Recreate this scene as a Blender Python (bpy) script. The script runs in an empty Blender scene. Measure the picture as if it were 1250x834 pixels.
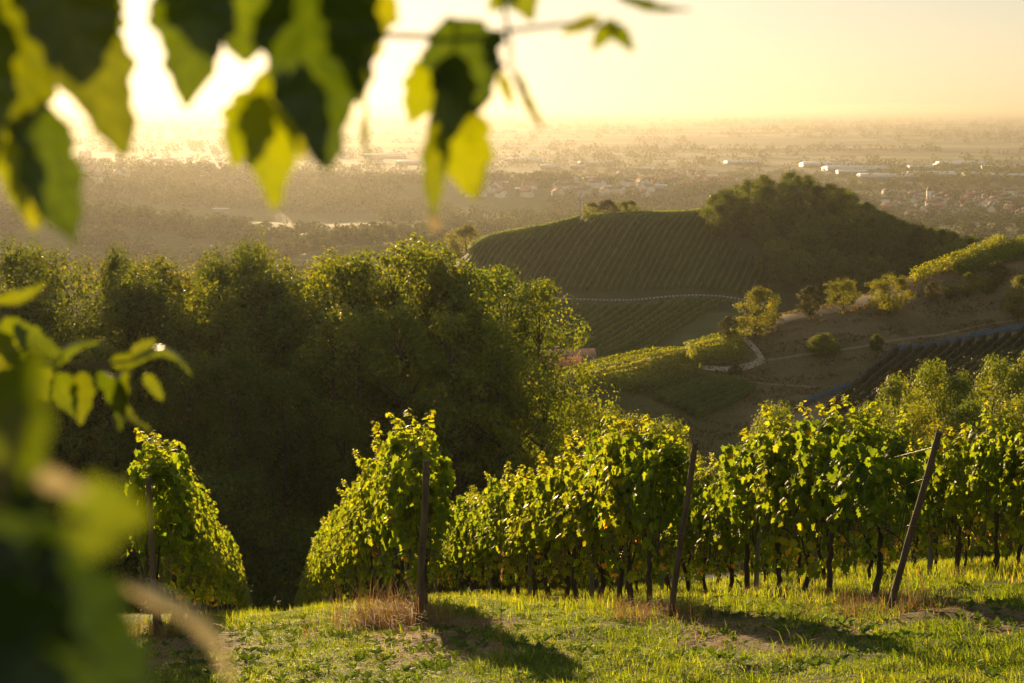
import bpy, math, random
import numpy as np
from mathutils import Vector
random.seed(7)
RS = np.random.RandomState(11)
D = bpy.data
SC = bpy.context.scene
COL = SC.collection

# ------------------------------------------------------------------ camera, sky, sun, exposure
PITCH = math.radians(9.39)
FPX = 1736.0                                   # focal length in pixels of a 1250 px wide frame (50 mm on 36 mm)
CAMZ = 0.0
cam_d = D.cameras.new('camera'); cam = D.objects.new('camera', cam_d); COL.objects.link(cam)
cam_d.lens = 50.0; cam_d.sensor_width = 36.0
cam_d.clip_start = 0.05; cam_d.clip_end = 400000.0
cam.location = (0, 0, CAMZ)
cam.rotation_euler = (math.pi / 2 - PITCH, 0, 0)
cam_d.dof.use_dof = True; cam_d.dof.focus_distance = 18.0; cam_d.dof.aperture_fstop = 4.2
SC.camera = cam

SUN_AZ = math.radians(-14.3)                   # measured from +Y towards +X
SUN_EL = math.radians(4.9)
world = D.worlds.new('World'); SC.world = world; world.use_nodes = True
wn = world.node_tree.nodes; wl = world.node_tree.links
bg = wn['Background']
sky = wn.new('ShaderNodeTexSky'); sky.sky_type = 'NISHITA'; sky.sun_disc = False
sky.sun_elevation = SUN_EL; sky.sun_rotation = SUN_AZ
sky.altitude = 200; sky.air_density = 1.0; sky.dust_density = 0.6; sky.ozone_density = 1.0
hsv = wn.new('ShaderNodeHueSaturation'); hsv.inputs['Saturation'].default_value = .74   # saturation lowered to pale the yellow of the clear sky model
gam = wn.new('ShaderNodeGamma'); gam.inputs[1].default_value = .56; wl.new(sky.outputs[0], gam.inputs[0])   # lifts the zenith against the horizon glow, added for more ambient fill
wl.new(gam.outputs[0], hsv.inputs['Color']); wl.new(hsv.outputs[0], bg.inputs[0]); bg.inputs[1].default_value = 0.135

sun_d = D.lights.new('sun', 'SUN'); sun = D.objects.new('sun', sun_d); COL.objects.link(sun)
sun_d.energy = 5.0; sun_d.angle = math.radians(0.5); sun_d.color = (1.0, 0.74, 0.42)
sdir = Vector((math.sin(SUN_AZ) * math.cos(SUN_EL), math.cos(SUN_AZ) * math.cos(SUN_EL), math.sin(SUN_EL)))
sun.rotation_euler = sdir.to_track_quat('Z', 'Y').to_euler()
sun.location = (-20, 60, 40)

SC.view_settings.view_transform = 'Standard'; SC.view_settings.look = 'None'
SC.view_settings.exposure = 1.1; SC.view_settings.gamma = 1.0
SC.view_settings.use_white_balance = True
SC.view_settings.white_balance_temperature = 7200
SC.view_settings.white_balance_tint = 12
SC.render.engine = 'CYCLES'
cy = SC.cycles
cy.max_bounces = 5; cy.diffuse_bounces = 3; cy.glossy_bounces = 1; cy.transmission_bounces = 3
cy.volume_bounces = 0; cy.transparent_max_bounces = 4
cy.use_denoising = True; cy.use_adaptive_sampling = True; cy.adaptive_threshold = 0.015
cy.caustics_reflective = False; cy.caustics_refractive = False
HAZE_DENSITY = 0.00009

# ------------------------------------------------------------------ pixel <-> world
CP, SP = math.cos(PITCH), math.sin(PITCH)
def ray(px, py):
    a = (px - 625) / FPX; b = -(py - 417) / FPX
    v = np.array([a, CP + b * SP, -SP + b * CP])
    return v / v[1]
def at(px, py, Y):
    return ray(px, py) * Y + np.array([0, 0, CAMZ])
def proj(P):
    P = np.asarray(P, float); X, Y, Z = P[..., 0], P[..., 1], P[..., 2] - CAMZ
    f = Y * CP - Z * SP; u = Y * SP + Z * CP
    return 625 + FPX * X / f, 417 - FPX * u / f

# ------------------------------------------------------------------ noise
def _hash(ix, iy, s):
    n = (ix.astype(np.int64) * 374761393 + iy.astype(np.int64) * 668265263 + s * 982451653) & 0xffffffff
    n = ((n ^ (n >> 13)) * 1274126177) & 0xffffffff
    return ((n ^ (n >> 16)) & 0xffff) / 65535.0
def vnoise(x, y, s=0):
    x = np.asarray(x, float); y = np.asarray(y, float)
    ix = np.floor(x); iy = np.floor(y); fx = x - ix; fy = y - iy
    fx = fx * fx * (3 - 2 * fx); fy = fy * fy * (3 - 2 * fy)
    a = _hash(ix, iy, s); b = _hash(ix + 1, iy, s); c = _hash(ix, iy + 1, s); d = _hash(ix + 1, iy + 1, s)
    return (a * (1 - fx) + b * fx) * (1 - fy) + (c * (1 - fx) + d * fx) * fy
def fbm(x, y, s=0, o=4):
    t = 0; w = .5
    for i in range(o):
        t = t + w * vnoise(np.asarray(x) * 2 ** i, np.asarray(y) * 2 ** i, s + i * 17); w *= .5
    return t
def sstep(a, b, x):
    t = np.clip((np.asarray(x, float) - a) / (b - a), 0, 1); return t * t * (3 - 2 * t)

# ------------------------------------------------------------------ terrain height
def h_near(X, Y):
    X = np.asarray(X, float); Y = np.asarray(Y, float)
    z = np.interp(Y, [-60, 0, 17, 45, 115, 145, 400], [6, -1.65, -6.24, -15.9, -44.8, -50, -60])
    # soften the kinks
    z = .5 * z + .25 * np.interp(Y - 2, [-60, 0, 17, 45, 115, 145, 400], [6, -1.65, -6.24, -15.9, -44.8, -50, -60]) \
        + .25 * np.interp(Y + 2, [-60, 0, 17, 45, 115, 145, 400], [6, -1.65, -6.24, -15.9, -44.8, -50, -60])
    z = z + .085 * np.clip(X - 2, 0, 60) - .095 * np.clip(-X - .8, 0, 7)
    w = 1 - sstep(30, 60, Y)
    z = z + w * (.22 * (fbm(X * .35, Y * .35, 3) - .47) + .20 * (fbm(X * 1.1, Y * 1.1, 9) - .47))
    return z
ctl = []
def cp(px, py, Y): p = at(px, py, Y); ctl.append((p[0] / Y, Y, p[2]))
def cz(px, z, Y): ctl.append(((px - 625) / FPX, Y, z))
crest = [(1400, 286, 284), (1250, 300, 275), (1180, 318, 268), (1115, 343, 262), (1045, 371, 255), (985, 384, 250), (945, 397, 247),
         (900, 413, 242), (860, 426, 238), (800, 434, 232), (740, 446, 226), (690, 459, 220), (620, 480, 215), (500, 520, 210)]
for a in crest:
    cp(*a)
    z = at(*a)[2]; cz(a[0], z - 9, a[2] + 38)
for a in [(1400, 340, 266), (1250, 345, 258), (1240, 398, 238), (1150, 404, 239), (1150, 365, 252), (1005, 436, 231), (930, 442, 234), (850, 450, 223), (800, 455, 216), (760, 460, 214),
          (1100, 440, 226), (1250, 445, 215), (950, 492, 212), (1100, 500, 200), (1250, 500, 192), (850, 492, 212), (760, 478, 206), (700, 500, 199),
          (1400, 450, 215), (1400, 520, 190)]: cp(*a)
for px in (-200, 100, 300, 450, 600, 750, 900, 1050, 1250, 1450):
    for Y in (100, 120, 145):
        ctl.append(((px - 625) / FPX, Y, float(h_near((px - 625) / FPX * Y, Y))))
    cz(px, -50 + max(0, px - 900) * .012, 168)
for px, z in ((690, -63), (780, -62), (880, -62), ): cz(px, z, 318)
for px, z in ((1000, -62), (1100, -60), (1250, -58), (1400, -56)): cz(px, z, 345)
for a in [(690, 444, 345), (760, 432, 350), (830, 417, 352), (900, 402, 355), (670, 363, 383), (780, 366, 383), (900, 369, 380),
          (660, 320, 402), (760, 310, 412), (860, 305, 418),
          (580, 304, 418), (650, 285, 428), (715, 270, 440), (780, 265, 450), (870, 261, 455),
          (935, 342, 405), (1000, 362, 395), (1100, 368, 385), (1200, 360, 380),
          (885, 284, 436), (940, 248, 468), (990, 250, 472), (1040, 270, 470), (1080, 292, 460), (1110, 305, 450), (1150, 311, 442), (1190, 321, 432), (1230, 331, 428), (1300, 345, 430), (1400, 350, 430)]: cp(*a)
for a in [(580, 301, 420), (650, 285, 428), (715, 270, 440), (780, 265, 450), (870, 261, 455), (940, 250, 468), (990, 252, 472), (1040, 270, 470), (1110, 305, 450), (1190, 321, 432), (1300, 345, 430)]:
    z = at(*a)[2]; cz(a[0], z - 7, a[2] + 28); cz(a[0], -110, 640)
for px, z, Y in [(500, -62, 400), (400, -75, 400), (200, -85, 400), (0, -90, 400), (-200, -95, 400), (600, -56, 300), (450, -58, 260), (250, -60, 260), (0, -62, 260), (-200, -64, 260),
                 (560, -105, 600), (400, -115, 600), (200, -120, 600), (0, -125, 600), (-250, -128, 600), (1500, -100, 640),
                 (0, -150, 900), (400, -150, 900), (800, -150, 900), (1250, -150, 900)]: cz(px, z, Y)
ctl = np.array(ctl)
def _tf(u, Y): return np.stack([np.asarray(u) * 3.0, np.log(np.asarray(Y)) * 1.5], -1)
_pc = _tf(ctl[:, 0], ctl[:, 1])
def _U(r2): return np.where(r2 > 0, r2 * np.log(r2 + 1e-12), 0)
_n = len(_pc)
_K = _U(((_pc[:, None] - _pc[None]) ** 2).sum(-1)) + np.eye(_n) * 2e-4
_Pm = np.c_[np.ones(_n), _pc]
_A = np.zeros((_n + 3, _n + 3)); _A[:_n, :_n] = _K; _A[:_n, _n:] = _Pm; _A[_n:, :_n] = _Pm.T
_w = np.linalg.solve(_A, np.r_[ctl[:, 2], 0, 0, 0])
def h_mid(X, Y):
    X = np.asarray(X, float).ravel(); Y = np.asarray(Y, float).ravel()
    u = np.clip(X / Y, -.50, .50); q = _tf(u, Y); out = np.empty(len(X))
    for i in range(0, len(X), 20000):
        s = slice(i, i + 20000)
        out[s] = _U(((q[s][:, None] - _pc[None]) ** 2).sum(-1)) @ _w[:_n] + _w[_n] + q[s] @ _w[_n + 1:]
    return out
BUMPS = [(-.10, 1080, 46, 120, 260), (-.21, 1350, 40, 220, 320), (-.33, 1250, 52, 260, 380), (-.16, 1950, 16, 380, 420), (-.06, 1500, 26, 260, 260),
         (-.02, 2300, 30, 500, 300), (-.30, 2600, 36, 600, 500), (.06, 1700, 16, 300, 260), (.33, 1500, 14, 260, 300), (-.42, 1800, 60, 400, 500), (.45, 1400, 30, 300, 300)]
def h_plain(X, Y):
    z = np.full(np.shape(X), -150.0)
    for u, Yc, hh, sx, sy in BUMPS:
        z = np.maximum(z, -150 + hh * np.exp(-((X - u * Yc) / sx) ** 2 - ((Y - Yc) / sy) ** 2))
    z = z + (fbm(X / 300., Y / 300., 5) - .47) * 9 * (1 - sstep(3000, 6000, Y))
    return z
def h(X, Y):
    X = np.asarray(X, float); Y = np.asarray(Y, float); sh = np.broadcast(X, Y).shape
    X = np.broadcast_to(X, sh).ravel(); Y = np.broadcast_to(Y, sh).ravel()
    z = h_near(X, Y)
    m = (Y > 100) & (Y < 900)
    if m.any():
        zm = h_mid(X[m], Y[m]); t = sstep(100, 135, Y[m])
        zz = z[m] * (1 - t) + zm * t
        t2 = sstep(620, 860, Y[m]); z[m] = zz * (1 - t2) + h_plain(X[m], Y[m]) * t2
        mid = sstep(150, 200, Y[m]) * (1 - sstep(600, 800, Y[m]))
        z[m] += mid * (fbm(X[m] / 14., Y[m] / 14., 21) - .47) * 1.0
    m = Y >= 900
    z[m] = h_plain(X[m], Y[m])
    return z.reshape(sh)
_Ys = np.exp(np.linspace(math.log(4), math.log(60000), 1500))
def hit(px, py, ymin=8.0):
    r = ray(px, py); Y = _Ys[_Ys > ymin]
    d = (r[2] * Y + CAMZ) - h(r[0] * Y, Y)
    k = np.argmax(d < 0)
    if not (d < 0).any() or k == 0: Yh = Y[0] if k == 0 and (d < 0).any() else 50000.
    else: Yh = Y[k - 1] + (Y[k] - Y[k - 1]) * d[k - 1] / (d[k - 1] - d[k])
    return np.array([r[0] * Yh, Yh, float(h(r[0] * Yh, Yh))])
def hits(pts, ymin=8.0): return [hit(a, b, ymin) for a, b in pts]

# ------------------------------------------------------------------ mesh + object helpers
def make_mesh(name, V, Fs, attr=None, color=None, smooth=False):
    """V (n,3); Fs list of (m,k) int arrays"""
    me = D.meshes.new(name)
    V = np.ascontiguousarray(V, np.float32)
    Fs = [np.asarray(f, np.int32) for f in Fs if len(f)]
    me.vertices.add(len(V)); me.vertices.foreach_set('co', V.ravel())
    nl = sum(f.size for f in Fs); nf = sum(len(f) for f in Fs)
    me.loops.add(nl); me.polygons.add(nf)
    me.loops.foreach_set('vertex_index', np.concatenate([f.ravel() for f in Fs]))
    tot = np.concatenate([np.full(len(f), f.shape[1], np.int32) for f in Fs])
    st = np.concatenate([[0], np.cumsum(tot)[:-1]]).astype(np.int32)
    me.polygons.foreach_set('loop_start', st); me.polygons.foreach_set('loop_total', tot)
    if smooth: me.polygons.foreach_set('use_smooth', np.ones(nf, bool))
    if attr is not None:
        a = me.attributes.new('v', 'FLOAT', 'POINT'); a.data.foreach_set('value', np.asarray(attr, np.float32))
    if color is not None:
        a = me.attributes.new('zone', 'FLOAT_COLOR', 'POINT'); a.data.foreach_set('color', np.asarray(color, np.float32).ravel())
    me.update(calc_edges=True); me.validate()
    return me
def obj(name, me, mat=None, parent=None, loc=None):
    if mat is not None and len(me.materials) == 0: me.materials.append(mat)
    o = D.objects.new(name, me); COL.objects.link(o)
    if parent is not None: o.parent = parent
    if loc is not None: o.location = loc
    return o
def tag(o, label=None, cat=None, group=None, kind=None):
    if label: o['label'] = label
    if cat: o['category'] = cat
    if group: o['group'] = group
    if kind: o['kind'] = kind
    return o
def thing(name, loc, label, cat, group=None, rotz=0, scale=None):
    o = D.objects.new(name, None); COL.objects.link(o); o.location = loc; o.rotation_euler = (0, 0, rotz)
    o.empty_display_size = .3
    if scale is not None: o.scale = scale if hasattr(scale, '__len__') else (scale,) * 3
    return tag(o, label, cat, group)
def dup(root, loc, rotz, label, group, scale=1.0, skip=()):
    r = root.copy(); COL.objects.link(r); r.location = loc; r.rotation_euler = (0, 0, rotz)
    r.scale = scale if hasattr(scale, '__len__') else (scale,) * 3
    r['label'] = label
    if group: r['group'] = group
    for ch in list(root.children):
        if ch.name.split('.')[0] in skip: continue
        c = ch.copy(); COL.objects.link(c); c.parent = r
        for g in ch.children:
            d = g.copy(); COL.objects.link(d); d.parent = c
    return r
class Geo:
    def __init__(s): s.V = []; s.F = {}; s.a = []; s.n = 0
    def add(s, V, F, a=0.5):
        V = np.asarray(V, float).reshape(-1, 3)
        if isinstance(F, np.ndarray): F = [F]
        else:
            d = {}
            for f in F: d.setdefault(len(f), []).append(f)
            F = [np.array(v) for v in d.values()]
        for f in F: s.F.setdefault(f.shape[1], []).append(f + s.n)
        s.V.append(V); s.a.append(np.full(len(V), a) if np.isscalar(a) else np.asarray(a)); s.n += len(V)
        return s
    def mesh(s, name, smooth=False):
        return make_mesh(name, np.concatenate(s.V), [np.concatenate(v) for v in s.F.values()], np.concatenate(s.a), smooth=smooth)
    def box(s, c, size, rz=0, a=.5):
        x, y, z = np.array(size) / 2
        P = np.array([(i * x, j * y, k * z) for k in (-1, 1) for i, j in ((-1, -1), (1, -1), (1, 1), (-1, 1))])
        cr, sr = math.cos(rz), math.sin(rz); P = np.c_[P[:, 0] * cr - P[:, 1] * sr, P[:, 0] * sr + P[:, 1] * cr, P[:, 2]] + np.array(c)
        return s.add(P, [(3, 2, 1, 0), (4, 5, 6, 7), (0, 1, 5, 4), (1, 2, 6, 5), (2, 3, 7, 6), (3, 0, 4, 7)], a)
    def tube(s, pts, rad, n=6, a=.5, cap=True):
        pts = np.asarray(pts, float); rad = np.broadcast_to(rad, len(pts))
        t = np.gradient(pts, axis=0); t /= np.linalg.norm(t, axis=1)[:, None] + 1e-9
        ref = np.array([0, 0, 1.]) if abs(t[0][2]) < .9 else np.array([1., 0, 0])
        V = []
        for p, d, r in zip(pts, t, rad):
            x = np.cross(ref, d); x /= np.linalg.norm(x) + 1e-9; y = np.cross(d, x)
            for k in range(n):
                an = 2 * math.pi * k / n; V.append(p + r * (x * math.cos(an) + y * math.sin(an)))
        F = []
        for i in range(len(pts) - 1):
            for k in range(n):
                F.append((i * n + k, i * n + (k + 1) % n, (i + 1) * n + (k + 1) % n, (i + 1) * n + k))
        s.add(V, F, a)
        if cap and n > 2:
            m = len(pts) - 1
            s.add(V[m * n:], [tuple(range(n))], a); s.add(V[:n], [tuple(range(n))[::-1]], a)
        return s
def nrmz(v): return v / (np.linalg.norm(v, axis=-1, keepdims=True) + 1e-9)
def frames(nz, hint):
    z = nrmz(nz); y = nrmz(hint - (hint * z).sum(-1, keepdims=True) * z); x = np.cross(y, z)
    return np.stack([x, y, z], -1)
def stamp(PV, PF, R, T, S, a):
    """copies a small prototype at many places"""
    N = len(T); n = len(PV)
    V = np.einsum('nij,nkj->nki', R, PV[None] * np.asarray(S).reshape(N, 1, -1)) + T[:, None]
    F = (PF[None] + (np.arange(N) * n)[:, None, None]).reshape(-1, PF.shape[1])
    return V.reshape(-1, 3), F, np.repeat(a, n)
RH_V = np.array([(0, -.5, 0), (.34, .02, .09), (0, .5, 0), (-.34, .02, .09)]); RH_F = np.array([(0, 1, 2), (0, 2, 3)])
# grapevine leaf: five lobes, folded on the midrib
_o = [(0, -.02), (-.20, -.17), (-.44, -.10), (-.40, .10), (-.56, .30), (-.34, .40), (-.27, .66), (-.10, .66), (0, .88)]
_o = _o + [(-x, y) for x, y in _o[-2:0:-1]]
VL_V = np.array([(0, .28, 0.0)] + [(x, y, -.28 * abs(x) - .22 * y * y + .05 * math.sin(9 * (x + y))) for x, y in _o])
VL_F = np.array([(0, 1 + i, 1 + (i + 1) % len(_o)) for i in range(len(_o))])
def rnd_dir(n, rs): return nrmz(rs.normal(size=(n, 3)))

# ------------------------------------------------------------------ materials
def new_mat(name):
    m = D.materials.new(name); m.use_nodes = True; nt = m.node_tree
    return m, nt, nt.nodes['Principled BSDF'], nt.nodes['Material Output']
def ramp(nt, stops, fac=None):
    r = nt.nodes.new('ShaderNodeValToRGB'); e = r.color_ramp.elements
    while len(e) < len(stops): e.new(.5)
    for k, (p, c) in enumerate(stops): e[k].position = p; e[k].color = (*c, 1)
    if fac is not None: nt.links.new(fac, r.inputs[0])
    return r
def noise(nt, scale, detail=4, coord='Object', vec=None):
    t = nt.nodes.new('ShaderNodeTexNoise'); t.inputs['Scale'].default_value = scale; t.inputs['Detail'].default_value = detail
    if vec is None:
        c = nt.nodes.new('ShaderNodeTexCoord'); vec = c.outputs[coord]
    nt.links.new(vec, t.inputs['Vector']); return t
def mathn(nt, op, a, b=None):
    n = nt.nodes.new('ShaderNodeMath'); n.operation = op
    for i, v in enumerate((a, b)):
        if v is None: continue
        if isinstance(v, (int, float)): n.inputs[i].default_value = v
        else: nt.links.new(v, n.inputs[i])
    return n.outputs[0]
def mixc(nt, fac, a, b, mode='MIX'):
    n = nt.nodes.new('ShaderNodeMix'); n.data_type = 'RGBA'; n.blend_type = mode
    for s, v in ((n.inputs[0], fac), (n.inputs[6], a), (n.inputs[7], b)):
        if isinstance(v, (int, float)): s.default_value = v
        elif isinstance(v, tuple): s.default_value = (*v, 1)
        else: nt.links.new(v, s)
    return n.outputs[2]
def leaf_mat(name, stops, tcol, tf=.5, rough=.5, spec=.4, objvar=.35, bump=0):
    m, nt, p, out = new_mat(name)
    at_ = nt.nodes.new('ShaderNodeAttribute'); at_.attribute_name = 'v'
    oi = nt.nodes.new('ShaderNodeObjectInfo')
    r = ramp(nt, stops, at_.outputs['Fac'])
    v = mathn(nt, 'ADD', mathn(nt, 'MULTIPLY', oi.outputs['Random'], objvar), 1 - objvar / 2)
    hs = nt.nodes.new('ShaderNodeHueSaturation'); nt.links.new(r.outputs[0], hs.inputs['Color']); nt.links.new(v, hs.inputs['Value'])
    hue = mathn(nt, 'ADD', mathn(nt, 'MULTIPLY', oi.outputs['Random'], -.03), .515); nt.links.new(hue, hs.inputs['Hue'])
    nt.links.new(hs.outputs[0], p.inputs['Base Color'])
    p.inputs['Roughness'].default_value = rough; p.inputs['Specular IOR Level'].default_value = spec
    tr = nt.nodes.new('ShaderNodeBsdfTranslucent')
    nt.links.new(mixc(nt, 1.0, hs.outputs[0], tcol, 'MULTIPLY'), tr.inputs[0])
    mx = nt.nodes.new('ShaderNodeMixShader'); mx.inputs[0].default_value = tf
    nt.links.new(p.outputs[0], mx.inputs[1]); nt.links.new(tr.outputs[0], mx.inputs[2]); nt.links.new(mx.outputs[0], out.inputs[0])
    return m
def plain_mat(name, c1, c2, scale=3, rough=.85, bump=.3, coord='Object', stretch=None, objvar=0):
    m, nt, p, out = new_mat(name)
    c = nt.nodes.new('ShaderNodeTexCoord'); vec = c.outputs[coord]
    if stretch:
        mp = nt.nodes.new('ShaderNodeMapping'); mp.inputs['Scale'].default_value = stretch; nt.links.new(vec, mp.inputs[0]); vec = mp.outputs[0]
    t = noise(nt, scale, 6, vec=vec)
    r = ramp(nt, [(.3, c1), (.7, c2)], t.outputs[0]); colr = r.outputs[0]
    if objvar:
        oi = nt.nodes.new('ShaderNodeObjectInfo'); hs = nt.nodes.new('ShaderNodeHueSaturation')
        nt.links.new(colr, hs.inputs['Color']); nt.links.new(mathn(nt, 'ADD', mathn(nt, 'MULTIPLY', oi.outputs['Random'], objvar), 1 - objvar / 2), hs.inputs['Value'])
        colr = hs.outputs[0]
    nt.links.new(colr, p.inputs['Base Color'])
    p.inputs['Roughness'].default_value = rough
    if bump:
        b = nt.nodes.new('ShaderNodeBump'); b.inputs['Strength'].default_value = bump; b.inputs['Distance'].default_value = .02
        nt.links.new(t.outputs[0], b.inputs['Height']); nt.links.new(b.outputs[0], p.inputs['Normal'])
    return m
YT = (4.0, 2.9, .8)
M = {}
M['vine'] = leaf_mat('vine_leaf', [(0, (.045, .075, .014)), (.5, (.085, .12, .018)), (.85, (.14, .165, .024)), (.93, (.26, .22, .03)), (1, (.30, .16, .03))], (4.5, 3.8, 1.0), .6, .5, .3, .2)
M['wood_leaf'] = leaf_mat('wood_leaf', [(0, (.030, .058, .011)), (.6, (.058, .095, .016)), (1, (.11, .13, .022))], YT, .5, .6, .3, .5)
M['bright_leaf'] = leaf_mat('bright_tree_leaf', [(0, (.05, .09, .015)), (.6, (.09, .14, .02)), (1, (.16, .18, .025))], YT, .5, .55, .35, .3)  # lighter foliage; also puts sunlight into the colour of lit wood and spur vines
M['olive_leaf'] = leaf_mat('olive_tree_leaf', [(0, (.035, .045, .010)), (.6, (.06, .066, .014)), (1, (.09, .085, .018))], (2.6, 2.0, .6), .27, .6, .2, .4)
M['spur_leaf'] = leaf_mat('spur_tree_leaf', [(0, (.035, .055, .012)), (.6, (.065, .085, .016)), (1, (.11, .115, .02))], (4.0, 3.1, .7), .55, .6, .3, .4)
M['autumn_leaf'] = leaf_mat('autumn_tree_leaf', [(0, (.09, .06, .02)), (.6, (.16, .09, .02)), (1, (.22, .12, .03))], (2, 1.4, .5), .45, .6, .3, .4)
M['knoll_leaf'] = leaf_mat('knoll_leaf', [(0, (.024, .048, .012)), (.6, (.048, .080, .018)), (1, (.10, .12, .022))], (4.4, 3.3, .8), .42, .7, .15, .8)
M['hill_vine'] = leaf_mat('hill_vine_leaf', [(0, (.055, .105, .022)), (.6, (.085, .145, .03)), (1, (.13, .18, .035))], YT, .45, .6, .2, .25)
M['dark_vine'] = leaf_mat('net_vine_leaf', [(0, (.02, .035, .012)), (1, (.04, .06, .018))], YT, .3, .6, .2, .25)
M['grass'] = leaf_mat('grass_blade', [(0, (.05, .09, .014)), (.55, (.11, .165, .024)), (.85, (.19, .22, .04)), (1, (.26, .22, .08))], (3.4, 3.0, .7), .58, .6, .2, 0)
M['dry'] = leaf_mat('dry_grass', [(0, (.16, .10, .05)), (1, (.36, .25, .13))], (1.5, 1.2, .8), .4, .7, .2, 0)
M['slope'] = leaf_mat('slope_grass', [(0, (.05, .06, .02)), (.5, (.12, .10, .045)), (1, (.26, .19, .09))], (1.8, 1.5, .7), .35, .8, .1, 0)
M['weed'] = leaf_mat('weed_leaf', [(0, (.03, .06, .015)), (1, (.07, .12, .025))], (3, 2.6, .7), .5, .65, .2, .2)
M['far_leaf'] = leaf_mat('far_leaf', [(0, (.03, .045, .015)), (.6, (.05, .07, .02)), (1, (.11, .12, .03))], (1.8, 1.5, .7), .35, .7, .1, .3)
M['bark'] = plain_mat('bark', (.05, .035, .022), (.12, .085, .055), 8, .9, .6, stretch=(1, 1, .15))
M['vine_bark'] = plain_mat('vine_bark', (.035, .024, .016), (.10, .07, .045), 25, .95, .8, stretch=(1, 1, .12))
M['post'] = plain_mat('weathered_post_wood', (.075, .050, .028), (.17, .115, .068), 18, .85, .6, stretch=(1, 1, .06), objvar=.3)
M['stake'] = plain_mat('grey_stake', (.16, .14, .12), (.30, .27, .23), 22, .8, .4, stretch=(1, 1, .06), objvar=.4)
M['wire'] = plain_mat('wire', (.12, .10, .08), (.2, .18, .15), 10, .45, 0)
M['wire'].node_tree.nodes['Principled BSDF'].inputs['Metallic'].default_value = .7
M['grape'] = leaf_mat('grape_skin', [(0, (.16, .17, .04)), (1, (.32, .26, .06))], (1.6, 1.3, .5), .35, .3, .5, .3)
M['net'] = plain_mat('blue_bird_net', (.035, .065, .09), (.06, .105, .14), 2, .7, .3)
M['tag_blue'] = plain_mat('blue_plastic', (.02, .12, .45), (.04, .18, .6), 5, .4, 0)
M['path'] = plain_mat('pale_track', (.30, .24, .17), (.46, .38, .28), 1.2, .95, .4)
M['concrete'] = plain_mat('pale_concrete', (.30, .29, .27), (.50, .48, .44), 1.5, .9, .2)
M['roof_red'] = plain_mat('red_tile_roof', (.13, .055, .04), (.22, .10, .07), 1.5, .85, .3, objvar=.6)
M['roof_dark'] = plain_mat('dark_tile_roof', (.07, .05, .045), (.13, .09, .075), 1.5, .8, .3, objvar=.5)
M['wall_white'] = plain_mat('white_render_wall', (.62, .58, .50), (.80, .76, .68), .4, .85, .1, objvar=.3)
M['hall_roof'] = plain_mat('pale_sheet_roof', (.72, .72, .70), (.82, .82, .80), .05, .6, 0, objvar=.3)
M['hall_wall'] = plain_mat('hall_wall', (.14, .14, .14), (.24, .24, .23), .05, .6, 0, objvar=.5)
M['window'] = plain_mat('window_glass', (.02, .022, .025), (.05, .05, .055), .5, .15, 0)
M['steel'] = plain_mat('galvanised_steel', (.30, .30, .30), (.45, .45, .44), 2, .5, 0)
M['near_leaf'] = leaf_mat('near_leaf', [(0, (.024, .042, .010)), (.5, (.060, .092, .014)), (1, (.14, .175, .02))], (2.7, 2.2, .4), .5, .36, .55, .15)
M['shade_leaf'] = leaf_mat('shaded_near_leaf', [(0, (.012, .028, .008)), (.5, (.026, .050, .012)), (1, (.07, .10, .016))], (2.2, 1.9, .4), .4, .36, .5, .15)  # shade among overlapping leaves painted as a darker, less translucent leaf colour
M['twig'] = plain_mat('twig_bark', (.10, .06, .03), (.20, .13, .07), 30, .8, .4)
M['pale_leaf'] = leaf_mat('withered_leaf', [(0, (.26, .22, .12)), (1, (.42, .36, .20))], (1.1, 1.05, .9), .4, .6, .3, .1)

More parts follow.
